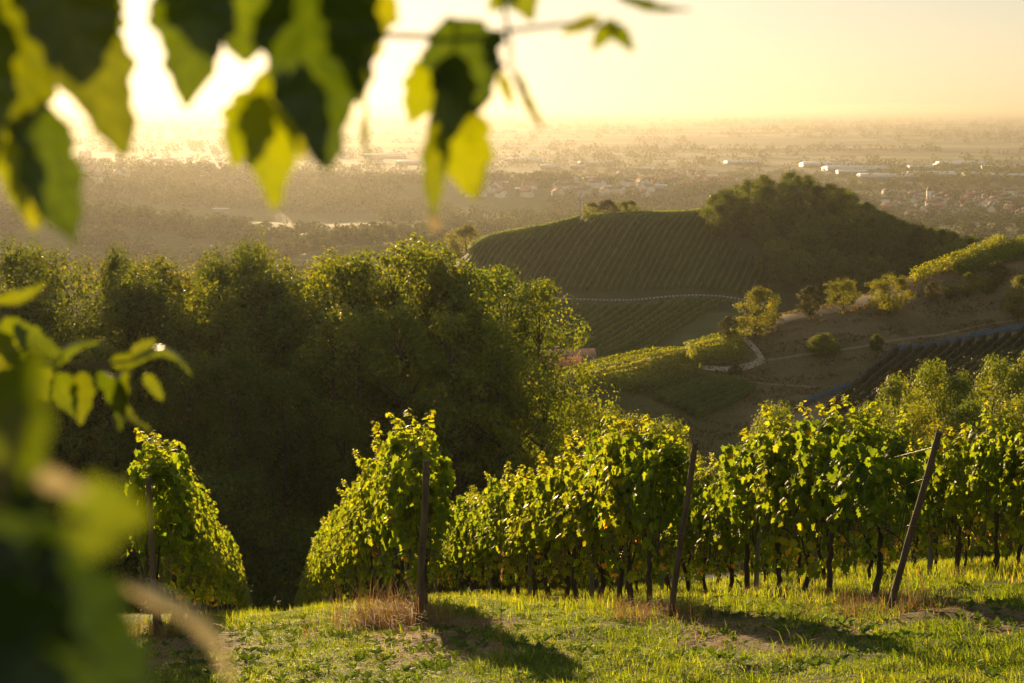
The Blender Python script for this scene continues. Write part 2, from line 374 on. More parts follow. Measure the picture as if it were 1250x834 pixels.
def ground_mat():
    m, nt, p, out = new_mat('ground_soil_and_grass')
    a = nt.nodes.new('ShaderNodeAttribute'); a.attribute_name = 'zone'
    g = nt.nodes.new('ShaderNodeNewGeometry'); pos = g.outputs['Position']
    n1 = noise(nt, 2.2, 8, vec=pos); n2 = noise(nt, .16, 6, vec=pos); n3 = noise(nt, 14, 4, vec=pos)
    f = mathn(nt, 'ADD', mathn(nt, 'MULTIPLY', n1.outputs[0], .9), mathn(nt, 'MULTIPLY', n2.outputs[0], .7))
    f = mathn(nt, 'ADD', f, mathn(nt, 'MULTIPLY', n3.outputs[0], .5))
    near = mixc(nt, 1.0, a.outputs['Color'], ramp(nt, [(.32, (.35, .38, .38)), (.72, (1.6, 1.5, 1.35))], mathn(nt, 'MULTIPLY', f, .5)).outputs[0], 'MULTIPLY')
    # patchwork of fields, woods and meadows on the plain
    mp = nt.nodes.new('ShaderNodeMapping'); mp.inputs['Rotation'].default_value = (0, 0, .35); mp.inputs['Scale'].default_value = (1 / 520., 1 / 260., 0)
    nt.links.new(pos, mp.inputs[0])
    wob = noise(nt, .0016, 3, vec=pos)
    vadd = nt.nodes.new('ShaderNodeVectorMath'); vadd.operation = 'ADD'; nt.links.new(mp.outputs[0], vadd.inputs[0])
    nt.links.new(mixc(nt, 1.0, wob.outputs['Color'], (1.2, 1.2, 0), 'MULTIPLY'), vadd.inputs[1])
    vo = nt.nodes.new('ShaderNodeTexVoronoi'); vo.distance = 'MANHATTAN'; vo.inputs['Scale'].default_value = 1.0; nt.links.new(vadd.outputs[0], vo.inputs['Vector'])
    sep = nt.nodes.new('ShaderNodeSeparateColor'); nt.links.new(vo.outputs['Color'], sep.inputs[0])
    fields = ramp(nt, [(0, (.035, .05, .018)), (.25, (.05, .075, .025)), (.45, (.10, .12, .035)), (.62, (.16, .14, .06)), (.8, (.21, .18, .08)), (1, (.30, .25, .13))], sep.outputs[0])
    fields.color_ramp.interpolation = 'CONSTANT'
    wn_ = noise(nt, .0009, 5, vec=pos)
    wmask = ramp(nt, [(.47, (0, 0, 0)), (.53, (1, 1, 1))], wn_.outputs[0])
    tex = noise(nt, .03, 5, vec=pos)
    wood = ramp(nt, [(.3, (.018, .028, .010)), (.7, (.055, .065, .02))], tex.outputs[0])
    pl = mixc(nt, wmask.outputs[0], fields.outputs[0], wood.outputs[0])
    pl = mixc(nt, 1.0, pl, ramp(nt, [(.3, (.7, .7, .7)), (.7, (1.3, 1.3, 1.2))], tex.outputs[0]).outputs[0], 'MULTIPLY')
    nt.links.new(mixc(nt, a.outputs['Alpha'], near, pl), p.inputs['Base Color'])
    p.inputs['Roughness'].default_value = .95; p.inputs['Specular IOR Level'].default_value = .15
    b = nt.nodes.new('ShaderNodeBump'); b.inputs['Strength'].default_value = .7; b.inputs['Distance'].default_value = .06
    nt.links.new(f, b.inputs['Height']); nt.links.new(b.outputs[0], p.inputs['Normal'])
    return m
M['ground'] = ground_mat()

# ------------------------------------------------------------------ ground sheet
# rows of vines in the foreground: start point and shared direction on plan
RDIR = np.array([-.1762, .9843])
def start(px, Y): return np.array([(px - 625) / FPX * Y * (CP + .0), Y])
ROW_START = [np.array([-4.45, 17.2]), np.array([-1.08, 16.6]), np.array([1.95, 16.8]), np.array([4.45, 16.9]), np.array([7.6, 18.2]), np.array([10.7, 19.0]), np.array([13.8, 20.0]), np.array([16.9, 21.0])]
def row_dist(X, Y):
    d = np.full(np.shape(X), 99.)
    for s in ROW_START:
        rel = np.stack([X - s[0], Y - s[1]], -1); t = rel @ RDIR; pr = np.abs(rel @ np.array([RDIR[1], -RDIR[0]]))
        # bare strip at the foot of the vines, trailing onto the headland in front of the end post
        pr = np.where(t < 0, pr * .8 + np.clip(-t - 4.2, 0, 9), pr)
        d = np.minimum(d, pr)
    return d
def build_ground():
    Ys = np.concatenate([np.linspace(-40, 3.8, 40), np.exp(np.linspace(math.log(4), math.log(150000), 900))])
    U = np.linspace(-1, 1, 361)
    Yg, Ug = np.meshgrid(Ys, U, indexing='ij')
    Xg = Ug * (.60 * np.abs(Yg) + 16)
    Z = h(Xg, Yg)
    V = np.stack([Xg, Yg, Z], -1).reshape(-1, 3)
    nr, nc = Yg.shape
    i = (np.arange(nr - 1)[:, None] * nc + np.arange(nc - 1)[None]).ravel()
    F = np.stack([i, i + 1, i + nc + 1, i + nc], -1)
    X, Y = V[:, 0], V[:, 1]
    px, py = proj(np.where((V[:, 1] > 5)[:, None], V, [0, 10, -3]))
    c = np.zeros((len(V), 4)); c[:, :3] = (.06, .075, .022)
    def put(m, col):
        m = np.asarray(m, float)[:, None]; c[:, :3] = c[:, :3] * (1 - m) + np.array(col) * m
    near = Y < 80
    rd = row_dist(X, Y); nn = fbm(X * 1.1, Y * 1.1, 31)
    put(near * (1 - sstep(.35, .85, rd + (nn - .47) * 1.6)) * (Y > 5), (.14, .105, .06))
    put(near * sstep(.55, .68, fbm(X * .5, Y * .5, 77)) * .5, (.11, .09, .045))
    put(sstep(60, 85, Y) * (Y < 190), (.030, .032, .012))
    put(sstep(185, 205, Y) * (Y < 300), (.15, .115, .065))                        # dry grass slope
    g = sstep(.42, .6, fbm(X / 18., Y / 9., 41)) * sstep(185, 205, Y) * (Y < 300)
    put(g * .6, (.085, .085, .032))
    put((Y > 185) * (Y < 300) * sstep(930, 880, px) , (.08, .085, .028))
    put((Y >= 300) * (Y < 900), (.050, .060, .025))                               # bare vineyard soil
    put((Y > 330) * (Y < 372) * sstep(770, 860, px + (Y - 350) * 1.5), (.075, .095, .035))
    put((Y > 395) * (px > 880), (.05, .05, .025))
    put((Y > 480) * (Y < 900), (.06, .07, .025))
    put((Y > 300) * (px < np.where(Y < 415, 588, 560)) + (Y > 520), (.055, .070, .022))
    put((Y > 185) * (Y < 250) * (py > np.interp(px, [960, 1050, 1094, 1250, 1400], [510, 476, 436, 406, 385])) * (px > 960), (.24, .20, .13))
    put(Y > 800, (.085, .105, .030))
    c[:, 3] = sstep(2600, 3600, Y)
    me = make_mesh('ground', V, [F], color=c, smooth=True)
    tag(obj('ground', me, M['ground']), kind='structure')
build_ground()

def strip(name, pts, width, mat, lift=.05, step=1.0):
    P = np.array(pts); d = np.r_[0, np.cumsum(np.linalg.norm(np.diff(P[:, :2], axis=0), axis=1))]
    s = np.arange(0, d[-1], step); X = np.interp(s, d, P[:, 0]); Y = np.interp(s, d, P[:, 1])
    k = 5
    for _ in range(3): X[1:-1] = (X[:-2] + X[1:-1] * 2 + X[2:]) / 4; Y[1:-1] = (Y[:-2] + Y[1:-1] * 2 + Y[2:]) / 4
    t = nrmz(np.stack([np.gradient(X), np.gradient(Y)], -1)); nrm = np.stack([-t[:, 1], t[:, 0]], -1)
    offs = np.linspace(-.5, .5, k)
    w = width * (1 + .25 * (vnoise(s * .3, s * 0, 5) - .5))
    XX = X[:, None] + nrm[:, :1] * offs * w[:, None]; YY = Y[:, None] + nrm[:, 1:] * offs * w[:, None]
    ZZ = h(XX, YY) + lift
    V = np.stack([XX, YY, ZZ], -1).reshape(-1, 3); n = len(s)
    i = (np.arange(n - 1)[:, None] * k + np.arange(k - 1)[None]).ravel()
    F = np.stack([i, i + 1, i + k + 1, i + k], -1)
    return tag(obj(name, make_mesh(name, V, [F], smooth=True), mat), kind='structure')
strip('path', hits([(835, 447), (860, 450), (890, 452), (912, 448), (930, 440)], 150), 1.5, M['path'], .12)
strip('path', hits([(930, 440), (925, 430), (915, 420), (905, 412)], 150), 1.2, M['path'], .12)
strip('path', hits([(930, 440), (960, 437), (1000, 432), (1050, 425), (1110, 413), (1180, 402), (1250, 390), (1320, 380)], 150), .8, plain_mat('worn_grass', (.14, .115, .06), (.24, .19, .11), .8), .10)
strip('path', hits([(905, 462), (950, 470), (1000, 474)], 150), .8, plain_mat('bare_terrace_edge', (.16, .115, .06), (.24, .17, .10), .8), .10)

# ------------------------------------------------------------------ haze: one even box of air round everything
def build_haze():
    g = Geo(); x0, x1, y0, y1, z0, z1 = -96000, 96000, -80, 156000, -153, 12
    g.box(((x0 + x1) / 2, (y0 + y1) / 2, (z0 + z1) / 2), (x1 - x0, y1 - y0, z1 - z0))
    m = D.materials.new('haze_air'); m.use_nodes = True; nt = m.node_tree; nt.nodes.clear()
    out = nt.nodes.new('ShaderNodeOutputMaterial'); pv = nt.nodes.new('ShaderNodeVolumePrincipled')
    pv.inputs['Color'].default_value = (.39, .375, .335, 1); pv.inputs['Density'].default_value = HAZE_DENSITY; pv.inputs['Anisotropy'].default_value = .58
    nt.links.new(pv.outputs[0], out.inputs['Volume'])
    o = obj('haze', g.mesh('haze'), m); tag(o, kind='stuff'); o.display_type = 'WIRE'
build_haze()

# ------------------------------------------------------------------ words
ONES = 'first second third fourth fifth sixth seventh eighth ninth tenth eleventh twelfth thirteenth fourteenth fifteenth sixteenth seventeenth eighteenth nineteenth'.split()
TENS = {2: 'twent', 3: 'thirt', 4: 'fort', 5: 'fift', 6: 'sixt', 7: 'sevent', 8: 'eight'}
def nth(n):
    if n < 20: return ONES[n - 1]
    t, o = divmod(n, 10); return TENS[t] + ('ieth' if o == 0 else 'y-' + ONES[o - 1])

# ------------------------------------------------------------------ foreground vineyard
def vine_foliage(seed, n=380, tall=3, w=.62):
    rs = np.random.RandomState(seed)
    # main wall of leaves
    zz = np.concatenate([1.08 + 1.1 * rs.beta(1.3, 1.0, int(n * .93)), rs.uniform(.5, 1.15, int(n * .07))])
    x = rs.uniform(-w, w, len(zz)); k = len(zz)
    top = 2.1 + .20 * np.sin(x * 5 + seed) + .10 * np.sin(x * 13 + seed * 2)
    zz = np.where(zz > top, top - rs.uniform(0, .5, k), zz)
    th = .27 * np.sqrt(np.clip(1 - ((zz - 1.65) / .80) ** 2, .15, 1)) * (.8 + .4 * vnoise(x * 4 + seed, zz * 3, seed))
    side = np.where(rs.rand(k) < .5, -1, 1); y = side * th * np.where(rs.rand(k) < .7, rs.uniform(.75, 1.15, k), rs.uniform(0, .8, k))
    P = [np.stack([x, y, zz], -1)]
    nz = np.stack([rs.normal(0, .95, k), side * .7 + rs.normal(0, .45, k), rs.uniform(-.1, .8, k)], -1)
    Ns = [nz]; hint = [np.stack([rs.normal(0, .5, k), side * .4, -np.ones(k)], -1)]
    sz = [rs.uniform(.07, .14, k)]; va = [np.clip(rs.beta(2, 2.6, k) * .85 + (rs.rand(k) < .03) * .4 + (zz < .95) * (rs.rand(k) < .3) * .45, 0, 1)]
    keep = vnoise(P[0][:, 0] * 5 + seed, P[0][:, 2] * 4 + P[0][:, 1] * 2, seed + 3) > .22
    P[0], Ns[0], hint[0], sz[0], va[0] = P[0][keep], Ns[0][keep], hint[0][keep], sz[0][keep], va[0][keep]
    stems = Geo()
    for j in range(tall + 2):
        bx = rs.uniform(-w * .85, w * .85); hgt = rs.uniform(.2, .62) if j < tall else rs.uniform(.1, .25); lean = rs.normal(0, .3, 2)
        nl = int(10 + hgt * 42); t = np.linspace(0, 1, nl)
        sx = bx + lean[0] * hgt * t * 1.2 + .06 * np.sin(t * 5 + j); sy = lean[1] * hgt * t; szz = 1.98 + (hgt + .12) * t - .25 * hgt * t ** 3
        side_d = rnd_dir(nl, rs) * (.065 * (1.1 - .6 * t))[:, None]; side_d[:, 2] *= .3
        P.append(np.stack([sx, sy, szz], -1) + side_d); Ns.append(np.stack([side_d[:, 0] * 8, side_d[:, 1] * 8, rs.uniform(.2, 1, nl)], -1) + rnd_dir(nl, rs) * .3)
        hint.append(side_d * 10 + np.array([0, 0, -.4])); sz.append((.11 - .06 * t) * rs.uniform(.8, 1.2, nl)); va.append(np.clip(.45 + .4 * t + rs.normal(0, .1, nl), 0, .88))
        stems.tube(np.stack([sx, sy, szz], -1)[::3], .004, 4, .7)
    for j in range(3):   # drooping side shoots
        bx = rs.uniform(-w, w); sd = rs.choice([-1, 1]); L = rs.uniform(.3, .7); nl = int(L * 28); t = np.linspace(0, 1, nl)
        z0 = rs.uniform(1.5, 2.0)
        C = np.stack([bx + .15 * t * rs.normal(), sd * (.25 + .2 * t), z0 + .1 * t - L * t * t], -1)
        P.append(C + rnd_dir(nl, rs) * .05); Ns.append(np.tile([0, sd, .4], (nl, 1)) + rnd_dir(nl, rs) * .6); hint.append(np.tile([0, sd * .3, -1.], (nl, 1)) + rnd_dir(nl, rs) * .4)
        sz.append(rs.uniform(.07, .12, nl)); va.append(rs.uniform(.4, .85, nl))
    P = np.concatenate(P); Nn = np.concatenate(Ns); H = np.concatenate(hint); S = np.concatenate(sz); A = np.concatenate(va)
    V, F, a = stamp(VL_V, VL_F, frames(Nn, H), P, np.stack([S, S, S * rs.uniform(.4, 1.8, len(S))], -1), A)
    return make_mesh('foliage', V, [F], a), stems
def vine_trunk(seed, stems):
    rs = np.random.RandomState(seed + 900); g = Geo()
    pts = [(rs.normal(0, .02), rs.normal(0, .02), -.12)]
    x, y = rs.normal(0, .03, 2)
    for z in np.linspace(0, .95, 9):
        x += rs.normal(0, .022); y += rs.normal(0, .016); pts.append((x, y, z))
    r = np.r_[.036, np.linspace(.032, .02, 9)] * rs.uniform(.85, 1.25) * (1 + .25 * rs.rand(10))
    g.tube(pts, r, 8)
    for sd in (-1, 1):
        c = [np.array([x, y, .93])]
        for k in range(5): c.append(c[-1] + np.array([sd * .12, rs.normal(0, .01), .015 - .01 * k + rs.normal(0, .01)]))
        g.tube(c, np.linspace(.014, .007, 6), 6)
        for k in range(1, 6):
            b = c[k]; g.tube([b, b + [rs.normal(0, .04), rs.normal(0, .05), .45], b + [rs.normal(0, .07), rs.normal(0, .07), 1.0]], [.006, .005, .003], 4)
    # an older arm low on the trunk
    g.tube([(pts[5][0], pts[5][1], pts[5][2]), (pts[5][0] + rs.normal(0, .08), rs.normal(0, .05), pts[5][2] + .35), (x + rs.normal(0, .15), 0, 1.1)], [.016, .012, .008], 6)
    g.V += [v for v in stems.V]; off = g.n
    for k_, fs in stems.F.items(): g.F.setdefault(k_, []).extend([f + off for f in fs])
    g.a += stems.a; g.n += stems.n
    m = g.mesh('trunk', True); return m
def ico(sub=1):
    import bmesh
    bm = bmesh.new(); bmesh.ops.create_icosphere(bm, subdivisions=sub, radius=1)
    V = np.array([v.co[:] for v in bm.verts]); F = np.array([[v.index for v in f.verts] for f in bm.faces]); bm.free(); return V, F
IV, IF = ico(1)
def bunch_mesh(seed):
    rs = np.random.RandomState(seed + 50); g = Geo(); n = 34
    z = -rs.uniform(0, 1, n) ** 1.1 * .15; r = .042 * (1 - (-z / .17)) ** .6; an = rs.uniform(0, 6.3, n)
    P = np.stack([r * np.cos(an), r * np.sin(an), z], -1)
    V, F, a = stamp(IV, IF, np.tile(np.eye(3), (n, 1, 1)), P, np.full(n, .0115), rs.rand(n)); g.add(V, F, a)
    g.tube([(0, 0, .06), (0, 0, -.1)], .003, 4, 0)
    return g.mesh('grape_bunch', True)
BUNCH = [bunch_mesh(i) for i in range(3)]
vine_protos = []
for i in range(9):
    fo, st = vine_foliage(100 + i * 7, n=660, tall=4 + i % 4)
    vine_protos.append((fo, None, vine_trunk(i, st)))
ROWNAME = ['leftmost vine row', 'second vine row from the left', 'third vine row from the left', 'fourth vine row from the left', 'fifth vine row from the left', 'sixth vine row from the left', 'seventh vine row from the left', 'eighth vine row from the left']
ROWN = [52, 54, 38, 24, 24, 20, 14, 12]
rs = np.random.RandomState(5)
zrow = lambda p: float(h(p[0], p[1]))
for ri, s in enumerate(ROW_START):
    ang = math.atan2(RDIR[1], RDIR[0])
    for k in range(ROWN[ri]):
        d = (.45, .6, .65, .0, .0, .2, .4, .4)[ri] + k * 1.08 + rs.normal(0, .04)
        p = s + RDIR * d; z = zrow(p)
        fo, st, tr = vine_protos[rs.randint(9)]
        flip = math.pi * rs.randint(2); sc = rs.uniform(.93, 1.07); sz = sc * rs.uniform(1.0, 1.12)
        if k >= 16: lab = 'small distant grapevine far down the slope in the ' + ROWNAME[ri]
        elif k == 0: lab = 'leafy grapevine at the end post of the ' + ROWNAME[ri]
        else: lab = nth(k + 1) + ' grapevine from the near end of the ' + ROWNAME[ri]
        t = thing('grapevine', (p[0], p[1], z), lab, 'grapevine', 'grapevines of the ' + ROWNAME[ri], ang + flip + rs.normal(0, .04), (sc * 1.0, sc * rs.uniform(.95, 1.2), sz))
        obj('foliage', fo, M['vine'], t); obj('trunk', tr, M['vine_bark'], t)
        if d < 12:
            for b in range(6):
                o = obj('grape_bunch', BUNCH[rs.randint(3)], M['grape'], t, (rs.uniform(-.5, .5), rs.choice([-1, 1]) * rs.uniform(.06, .2), rs.uniform(.85, 1.2)))
                o.scale = (rs.uniform(.9, 1.3),) * 3
# end posts (leaning round poles), intermediate posts, wires
def pole(name, a, b, r, mat, label, cat, group, n=12):
    a = np.array(a); b = np.array(b); g = Geo(); k = 7
    L = b - a; pts = [L * t for t in np.linspace(0, 1, k)]
    pts = [p + np.array([math.sin(i * 1.7), math.cos(i * 1.3), 0]) * r * .12 for i, p in enumerate(pts)]
    rad = [r * (1.05 - .15 * i / k + .04 * math.sin(i * 3)) for i in range(k)]
    g.tube(pts, rad, n)
    t = thing(name, a, label, cat, group); obj('pole', g.mesh('pole', False), mat, t)
    for fr in (.55, .78, .93):   # wire wraps
        w = Geo(); c = L * fr; ax = nrmz(L)
        w.tube([c - ax * .006, c + ax * .006], r * 1.1, n); obj('wire_wrap', w.mesh('wire_wrap', True), M['wire'], t)
    return t
ENDP = [((172, 752), (172, 562), 17.0), ((510, 757), (521, 562), 16.5), ((815, 750), (849, 540), 16.6), ((1079, 744), (1147, 527), 16.6)]
ends = []
for i, (b, t_, Y) in enumerate(ENDP):
    s = ROW_START[i]; B = hit(b[0], b[1]); B = at(b[0], b[1], B[1] - .25); B[2] = float(h(B[0], B[1])) - .25
    T = at(t_[0], t_[1], B[1] - (.2, .4, .65, .5)[i])
    if not i:
        B = np.array([s[0] - .02, s[1] - .15, 0.]); B[2] = float(h(B[0], B[1])) - .25; T = B + np.array([.03, -.2, 2.35])
    lab = ['thin dark end post of the leftmost vine row, nearly upright', 'upright brown end post in front of the second vine row', 'leaning brown end post of the third vine row', 'strongly leaning dark wooden end post of the fourth vine row at right'][i]
    pole('vineyard_post', B, T, .037 if i != 1 else .042, M['post'], lab, 'post', 'leaning end posts of the vine rows'); ends.append((B, T))
for ri, s in enumerate(ROW_START):
    L = ROWN[ri] * 1.08
    for k, d in enumerate(np.arange(4.2 if ri != 1 else 1.7, L, 4.9)):
        p = s + RDIR * d + rs.normal(0, .02, 2); z = zrow(p)
        g = Geo(); hh = 1.95 + rs.uniform(-.1, .12); r = .038
        g.tube([(0, 0, -.2), (rs.normal(0, .02), rs.normal(0, .02), hh * .5), (rs.normal(0, .04), rs.normal(0, .03), hh)], [r, r, r * .95], 4 if ri % 2 else 8)
        lab = (nth(k + 1) + ' grey stake from the near end along the ' if k < 5 else 'thin distant stake far along the ') + ROWNAME[ri]
        t = obj('vineyard_stake', g.mesh('vineyard_stake'), M['stake'], None, (p[0], p[1], z)); tag(t, lab, 'stake', 'stakes along the vine rows')
    for q, zz in enumerate((.92, 1.35, 1.8)):
        pts = []
        if ri < 4:
            B, T = ends[ri]; pts.append(B + (T - B) * (.55, .78, .93)[q])
        for d in np.arange(.3, L, 2.45):
            p = s + RDIR * d; pts.append((p[0], p[1], zrow(p) + zz - .02 * math.sin(d)))
        g = Geo(); g.tube(pts, .0028, 4)
        tag(obj('trellis_wire', g.mesh('trellis_wire'), M['wire']), ('lowest', 'middle', 'top')[q] + ' trellis wire running through the ' + ROWNAME[ri], 'wire', 'trellis wires')
# blue plastic clip at the foot of the third end post
b = hit(800, 745); g = Geo()
g.add([(-.05, 0, 0), (.06, .01, .01), (.08, .05, .05), (-.03, .06, .07), (-.06, .02, .05), (.02, -.02, .06)], [(0, 1, 2, 3), (0, 1, 5, 4), (1, 2, 5), (2, 3, 4, 5)], .5)
tag(obj('plastic_scrap', g.mesh('plastic_scrap'), M['tag_blue'], None, (b[0], b[1], b[2] + .03)), 'small blue plastic scrap at foot of the third end post', 'plastic scrap')

# ------------------------------------------------------------------ grass on the headland
def blades(P, Hh, Wd, lean, rs, a):
    n = len(P); an = rs.uniform(0, 2 * math.pi, n); d = np.stack([np.cos(an), np.sin(an), 0 * an], -1); s = np.stack([-d[:, 1], d[:, 0], 0 * an], -1)
    up = np.array([0, 0, 1.]); Hc = Hh[:, None]; Lc = (lean * Hh)[:, None]; W = Wd[:, None]
    p0 = P; p1 = P + up * Hc * .55 + d * Lc * .3; p2 = P + up * Hc * (1 - .35 * np.clip(lean, 0, 1.5)[:, None]) + d * Lc
    V = np.stack([p0 - s * W, p0 + s * W, p1 + s * W * .8, p1 - s * W * .8, p2], 1)
    i = np.arange(n) * 5
    return V.reshape(-1, 3), np.stack([i, i + 1, i + 2, i + 3], -1), np.stack([i + 3, i + 2, i + 4], -1), np.repeat(a, 5)
def grass():
    rs = np.random.RandomState(3)
    def sample(n, y0, y1, xm=.60):
        Y = y0 + (y1 - y0) * rs.rand(n) ** 1.15; X = rs.uniform(-xm, xm, n) * (Y + 2); return X, Y
    X, Y = sample(130000, 7.5, 26); X2, Y2 = sample(28000, 26, 50); X = np.r_[X, X2]; Y = np.r_[Y, Y2]
    rd = row_dist(X, Y); nn = fbm(X * 1.1, Y * 1.1, 31); bare = 1 - sstep(.35, .85, rd + (nn - .47) * 1.6)
    patch = sstep(.36, .62, fbm(X * 1.5, Y * 1.5, 55))
    keep = rs.rand(len(X)) > (bare * .9); X, Y, patch, bare = X[keep], Y[keep], patch[keep], bare[keep]
    n = len(X); k = 6
    Xb = np.repeat(X, k) + rs.normal(0, .045, n * k); Yb = np.repeat(Y, k) + rs.normal(0, .045, n * k)
    Z = h_near(Xb, Yb) - .01
    big = np.repeat(.42 + .75 * patch + 1.1 * sstep(.5, .66, fbm(X * 2.6, Y * 2.6, 66)) * rs.rand(n), k)
    H = rs.uniform(.035, .115, n * k) * big; W = rs.uniform(.002, .0045, n * k) * (.8 + .3 * big)
    a = np.clip(np.repeat(rs.normal(.40, .18, n) + .7 * (fbm(X * .7, Y * .7, 91) - .47), k) + rs.normal(0, .12, n * k) + (rs.rand(n * k) < .02) * .5, 0, 1)
    V, F4, F3, aa = blades(np.stack([Xb, Yb, Z], -1), H, W, rs.uniform(.3, 1.5, n * k), rs, a)
    tag(obj('grass', make_mesh('grass', V, [F4, F3], aa), M['grass']), kind='stuff', label='short lush green grass covering the headland in front of the vines', cat='grass')
    # dry straw tufts at the post feet and under the rows
    C = []
    for (B, T) in ends:
        C += [(B[0] + rs.normal(-.05, .38), B[1] + rs.normal(0, .35), rs.uniform(.22, .5)) for _ in range(26)]
    B = ends[1][0]
    C += [(B[0] + rs.normal(-.35, .3), B[1] + rs.normal(.1, .3), rs.uniform(.3, .62)) for _ in range(45)]
    for s in ROW_START:
        for _ in range(70):
            d = rs.uniform(-.5, 9); p = s + RDIR * d; C.append((p[0] + rs.normal(0, .22), p[1] + rs.normal(0, .2), rs.uniform(.12, .34)))
        for _ in range(60):
            d = -rs.uniform(.2, 3.5); p = s + RDIR * d; C.append((p[0] + rs.normal(0, .4), p[1] + rs.normal(0, .3), rs.uniform(.03, .10)))
    C = np.array(C); k = 16; n = len(C) * k
    Xb = np.repeat(C[:, 0], k) + rs.normal(0, .06, n); Yb = np.repeat(C[:, 1], k) + rs.normal(0, .06, n)
    H = np.repeat(C[:, 2], k) * rs.uniform(.5, 1.2, n)
    V, F4, F3, aa = blades(np.stack([Xb, Yb, h_near(Xb, Yb) - .01], -1), H, rs.uniform(.0014, .0035, n), rs.uniform(.2, 1.5, n), rs, rs.rand(n))
    tag(obj('dry_grass', make_mesh('dry_grass', V, [F4, F3], aa), M['dry']), kind='stuff', label='dry reddish straw grass at the feet of posts and vines', cat='dry grass')
    # cut straw lying on the bare strips
    X, Y = sample(30000, 8, 21); k_ = row_dist(X, Y) < .9; X, Y = X[k_], Y[k_]; n = len(X); an = rs.uniform(0, 6.3, n); L = rs.uniform(.03, .11, n)
    d = np.stack([np.cos(an), np.sin(an), rs.uniform(-.1, .25, n)], -1)
    P = np.stack([X, Y, h_near(X, Y) + .012], -1)
    V, F, a = stamp(RH_V, RH_F, frames(np.tile([0, 0, 1.], (n, 1)) + rnd_dir(n, rs) * .3, d), P, np.stack([L * .12, L, L], -1), rs.rand(n))
    tag(obj('straw', make_mesh('straw', V, [F], a), M['dry']), kind='stuff', label='loose pale straw and clippings on the bare strips', cat='straw')
    # broad leaved weeds
    X, Y = sample(5400, 8, 22); rd = row_dist(X, Y); keep = fbm(X * .8, Y * .8, 123) > .42; X, Y = X[keep], Y[keep]
    n = len(X); k = 5; an = np.tile(np.linspace(0, 5.2, k), n) + np.repeat(rs.uniform(0, 6, n), k)
    s = np.repeat(rs.uniform(.03, .085, n), k) * rs.uniform(.7, 1.2, n * k)
    d = np.stack([np.cos(an), np.sin(an), rs.uniform(.15, .9, n * k)], -1)
    nz = np.stack([-np.cos(an) * .6, -np.sin(an) * .6, np.ones(n * k)], -1) + rnd_dir(n * k, rs) * .3
    P = np.stack([np.repeat(X, k), np.repeat(Y, k), h_near(np.repeat(X, k), np.repeat(Y, k)) + .02], -1) + nrmz(d) * s[:, None] * .55
    V, F, a = stamp(RH_V, RH_F, frames(nz, d), P, np.stack([s, s * 1.2, s], -1), rs.rand(n * k))
    tag(obj('weeds', make_mesh('weeds', V, [F], a), M['weed']), kind='stuff', label='low broad leaved weeds growing among the headland grass', cat='weeds')
    # leafier undergrowth beneath the rows
    X = []; Y = []
    for s_ in ROW_START:
        for _ in range(900):
            d = rs.uniform(0, 24) ** 1.0; p = s_ + RDIR * d; X.append(p[0] + rs.normal(0, .5)); Y.append(p[1] + rs.normal(0, .2))
    X = np.array(X); Y = np.array(Y); k = 8; n = len(X) * k
    Xb = np.repeat(X, k) + rs.normal(0, .06, n); Yb = np.repeat(Y, k) + rs.normal(0, .06, n)
    V, F4, F3, aa = blades(np.stack([Xb, Yb, h_near(Xb, Yb) - .01], -1), rs.uniform(.08, .3, n), rs.uniform(.003, .007, n), rs.uniform(.1, 1., n), rs, np.clip(rs.normal(.6, .2, n), 0, 1))
    tag(obj('undergrowth', make_mesh('undergrowth', V, [F4, F3], aa), M['grass']), kind='stuff', label='taller green grass beneath the vines along each row', cat='grass')
grass()
def slope_tufts():
    rs = np.random.RandomState(8); n = 16000; Y = rs.uniform(192, 285, n); X = rs.uniform(.10, .44, n) * Y
    k_ = fbm(X / 5., Y / 3., 61) > .47; X, Y = X[k_], Y[k_]
    k = 4; m = len(X) * k; Xb = np.repeat(X, k) + rs.normal(0, .25, m); Yb = np.repeat(Y, k) + rs.normal(0, .25, m)
    V, F4, F3, aa = blades(np.stack([Xb, Yb, h(Xb, Yb) - .03], -1), rs.uniform(.15, .6, m), rs.uniform(.05, .13, m), rs.uniform(.2, 1.2, m), rs, np.clip(rs.normal(.6, .3, m), 0, 1))
    tag(obj('dry_grass', make_mesh('dry_grass', V, [F4, F3], aa), M['slope']), kind='stuff', label='rough tawny grass and scrub on the terraced slope', cat='dry grass')
slope_tufts()
# single tall stems
def grass_stem(px, py, hgt, lean, seed, label):
    rs = np.random.RandomState(seed); b = hit(px, py); g = Geo()
    pts = np.array([(lean * t * t, 0.02 * t, hgt * t) for t in np.linspace(0, 1, 8)])
    g.tube(pts, np.linspace(.0035, .0015, 8), 5)
    t = thing('grass_stem', b, label, 'grass stem', 'tall single grass stems')
    n = 26; tt = rs.uniform(.72, 1, n); P = np.stack([np.interp(tt, np.linspace(0, 1, 8), pts[:, 0]), tt * .02, tt * hgt], -1) + rs.normal(0, .006, (n, 3))
    V, F, a = stamp(RH_V, RH_F, frames(rnd_dir(n, rs), np.tile([0, 0, 1.], (n, 1))), P, np.full(n, .026), rs.rand(n))
    g.add(V, F, a); obj('stem', g.mesh('stem'), M['dry'], t)
grass_stem(611, 833, 1.15, .02, 1, 'tall pale grass stem in front of the gap beside the second row')
grass_stem(1132, 830, .95, -.12, 2, 'thin dry stem standing in grass below the strongly leaning post')
grass_stem(1090, 720, .5, -.1, 3, 'short dry stem right of the strongly leaning post')
grass_stem(955, 838, .3, .05, 4, 'short seed stem at bottom edge of the grass')

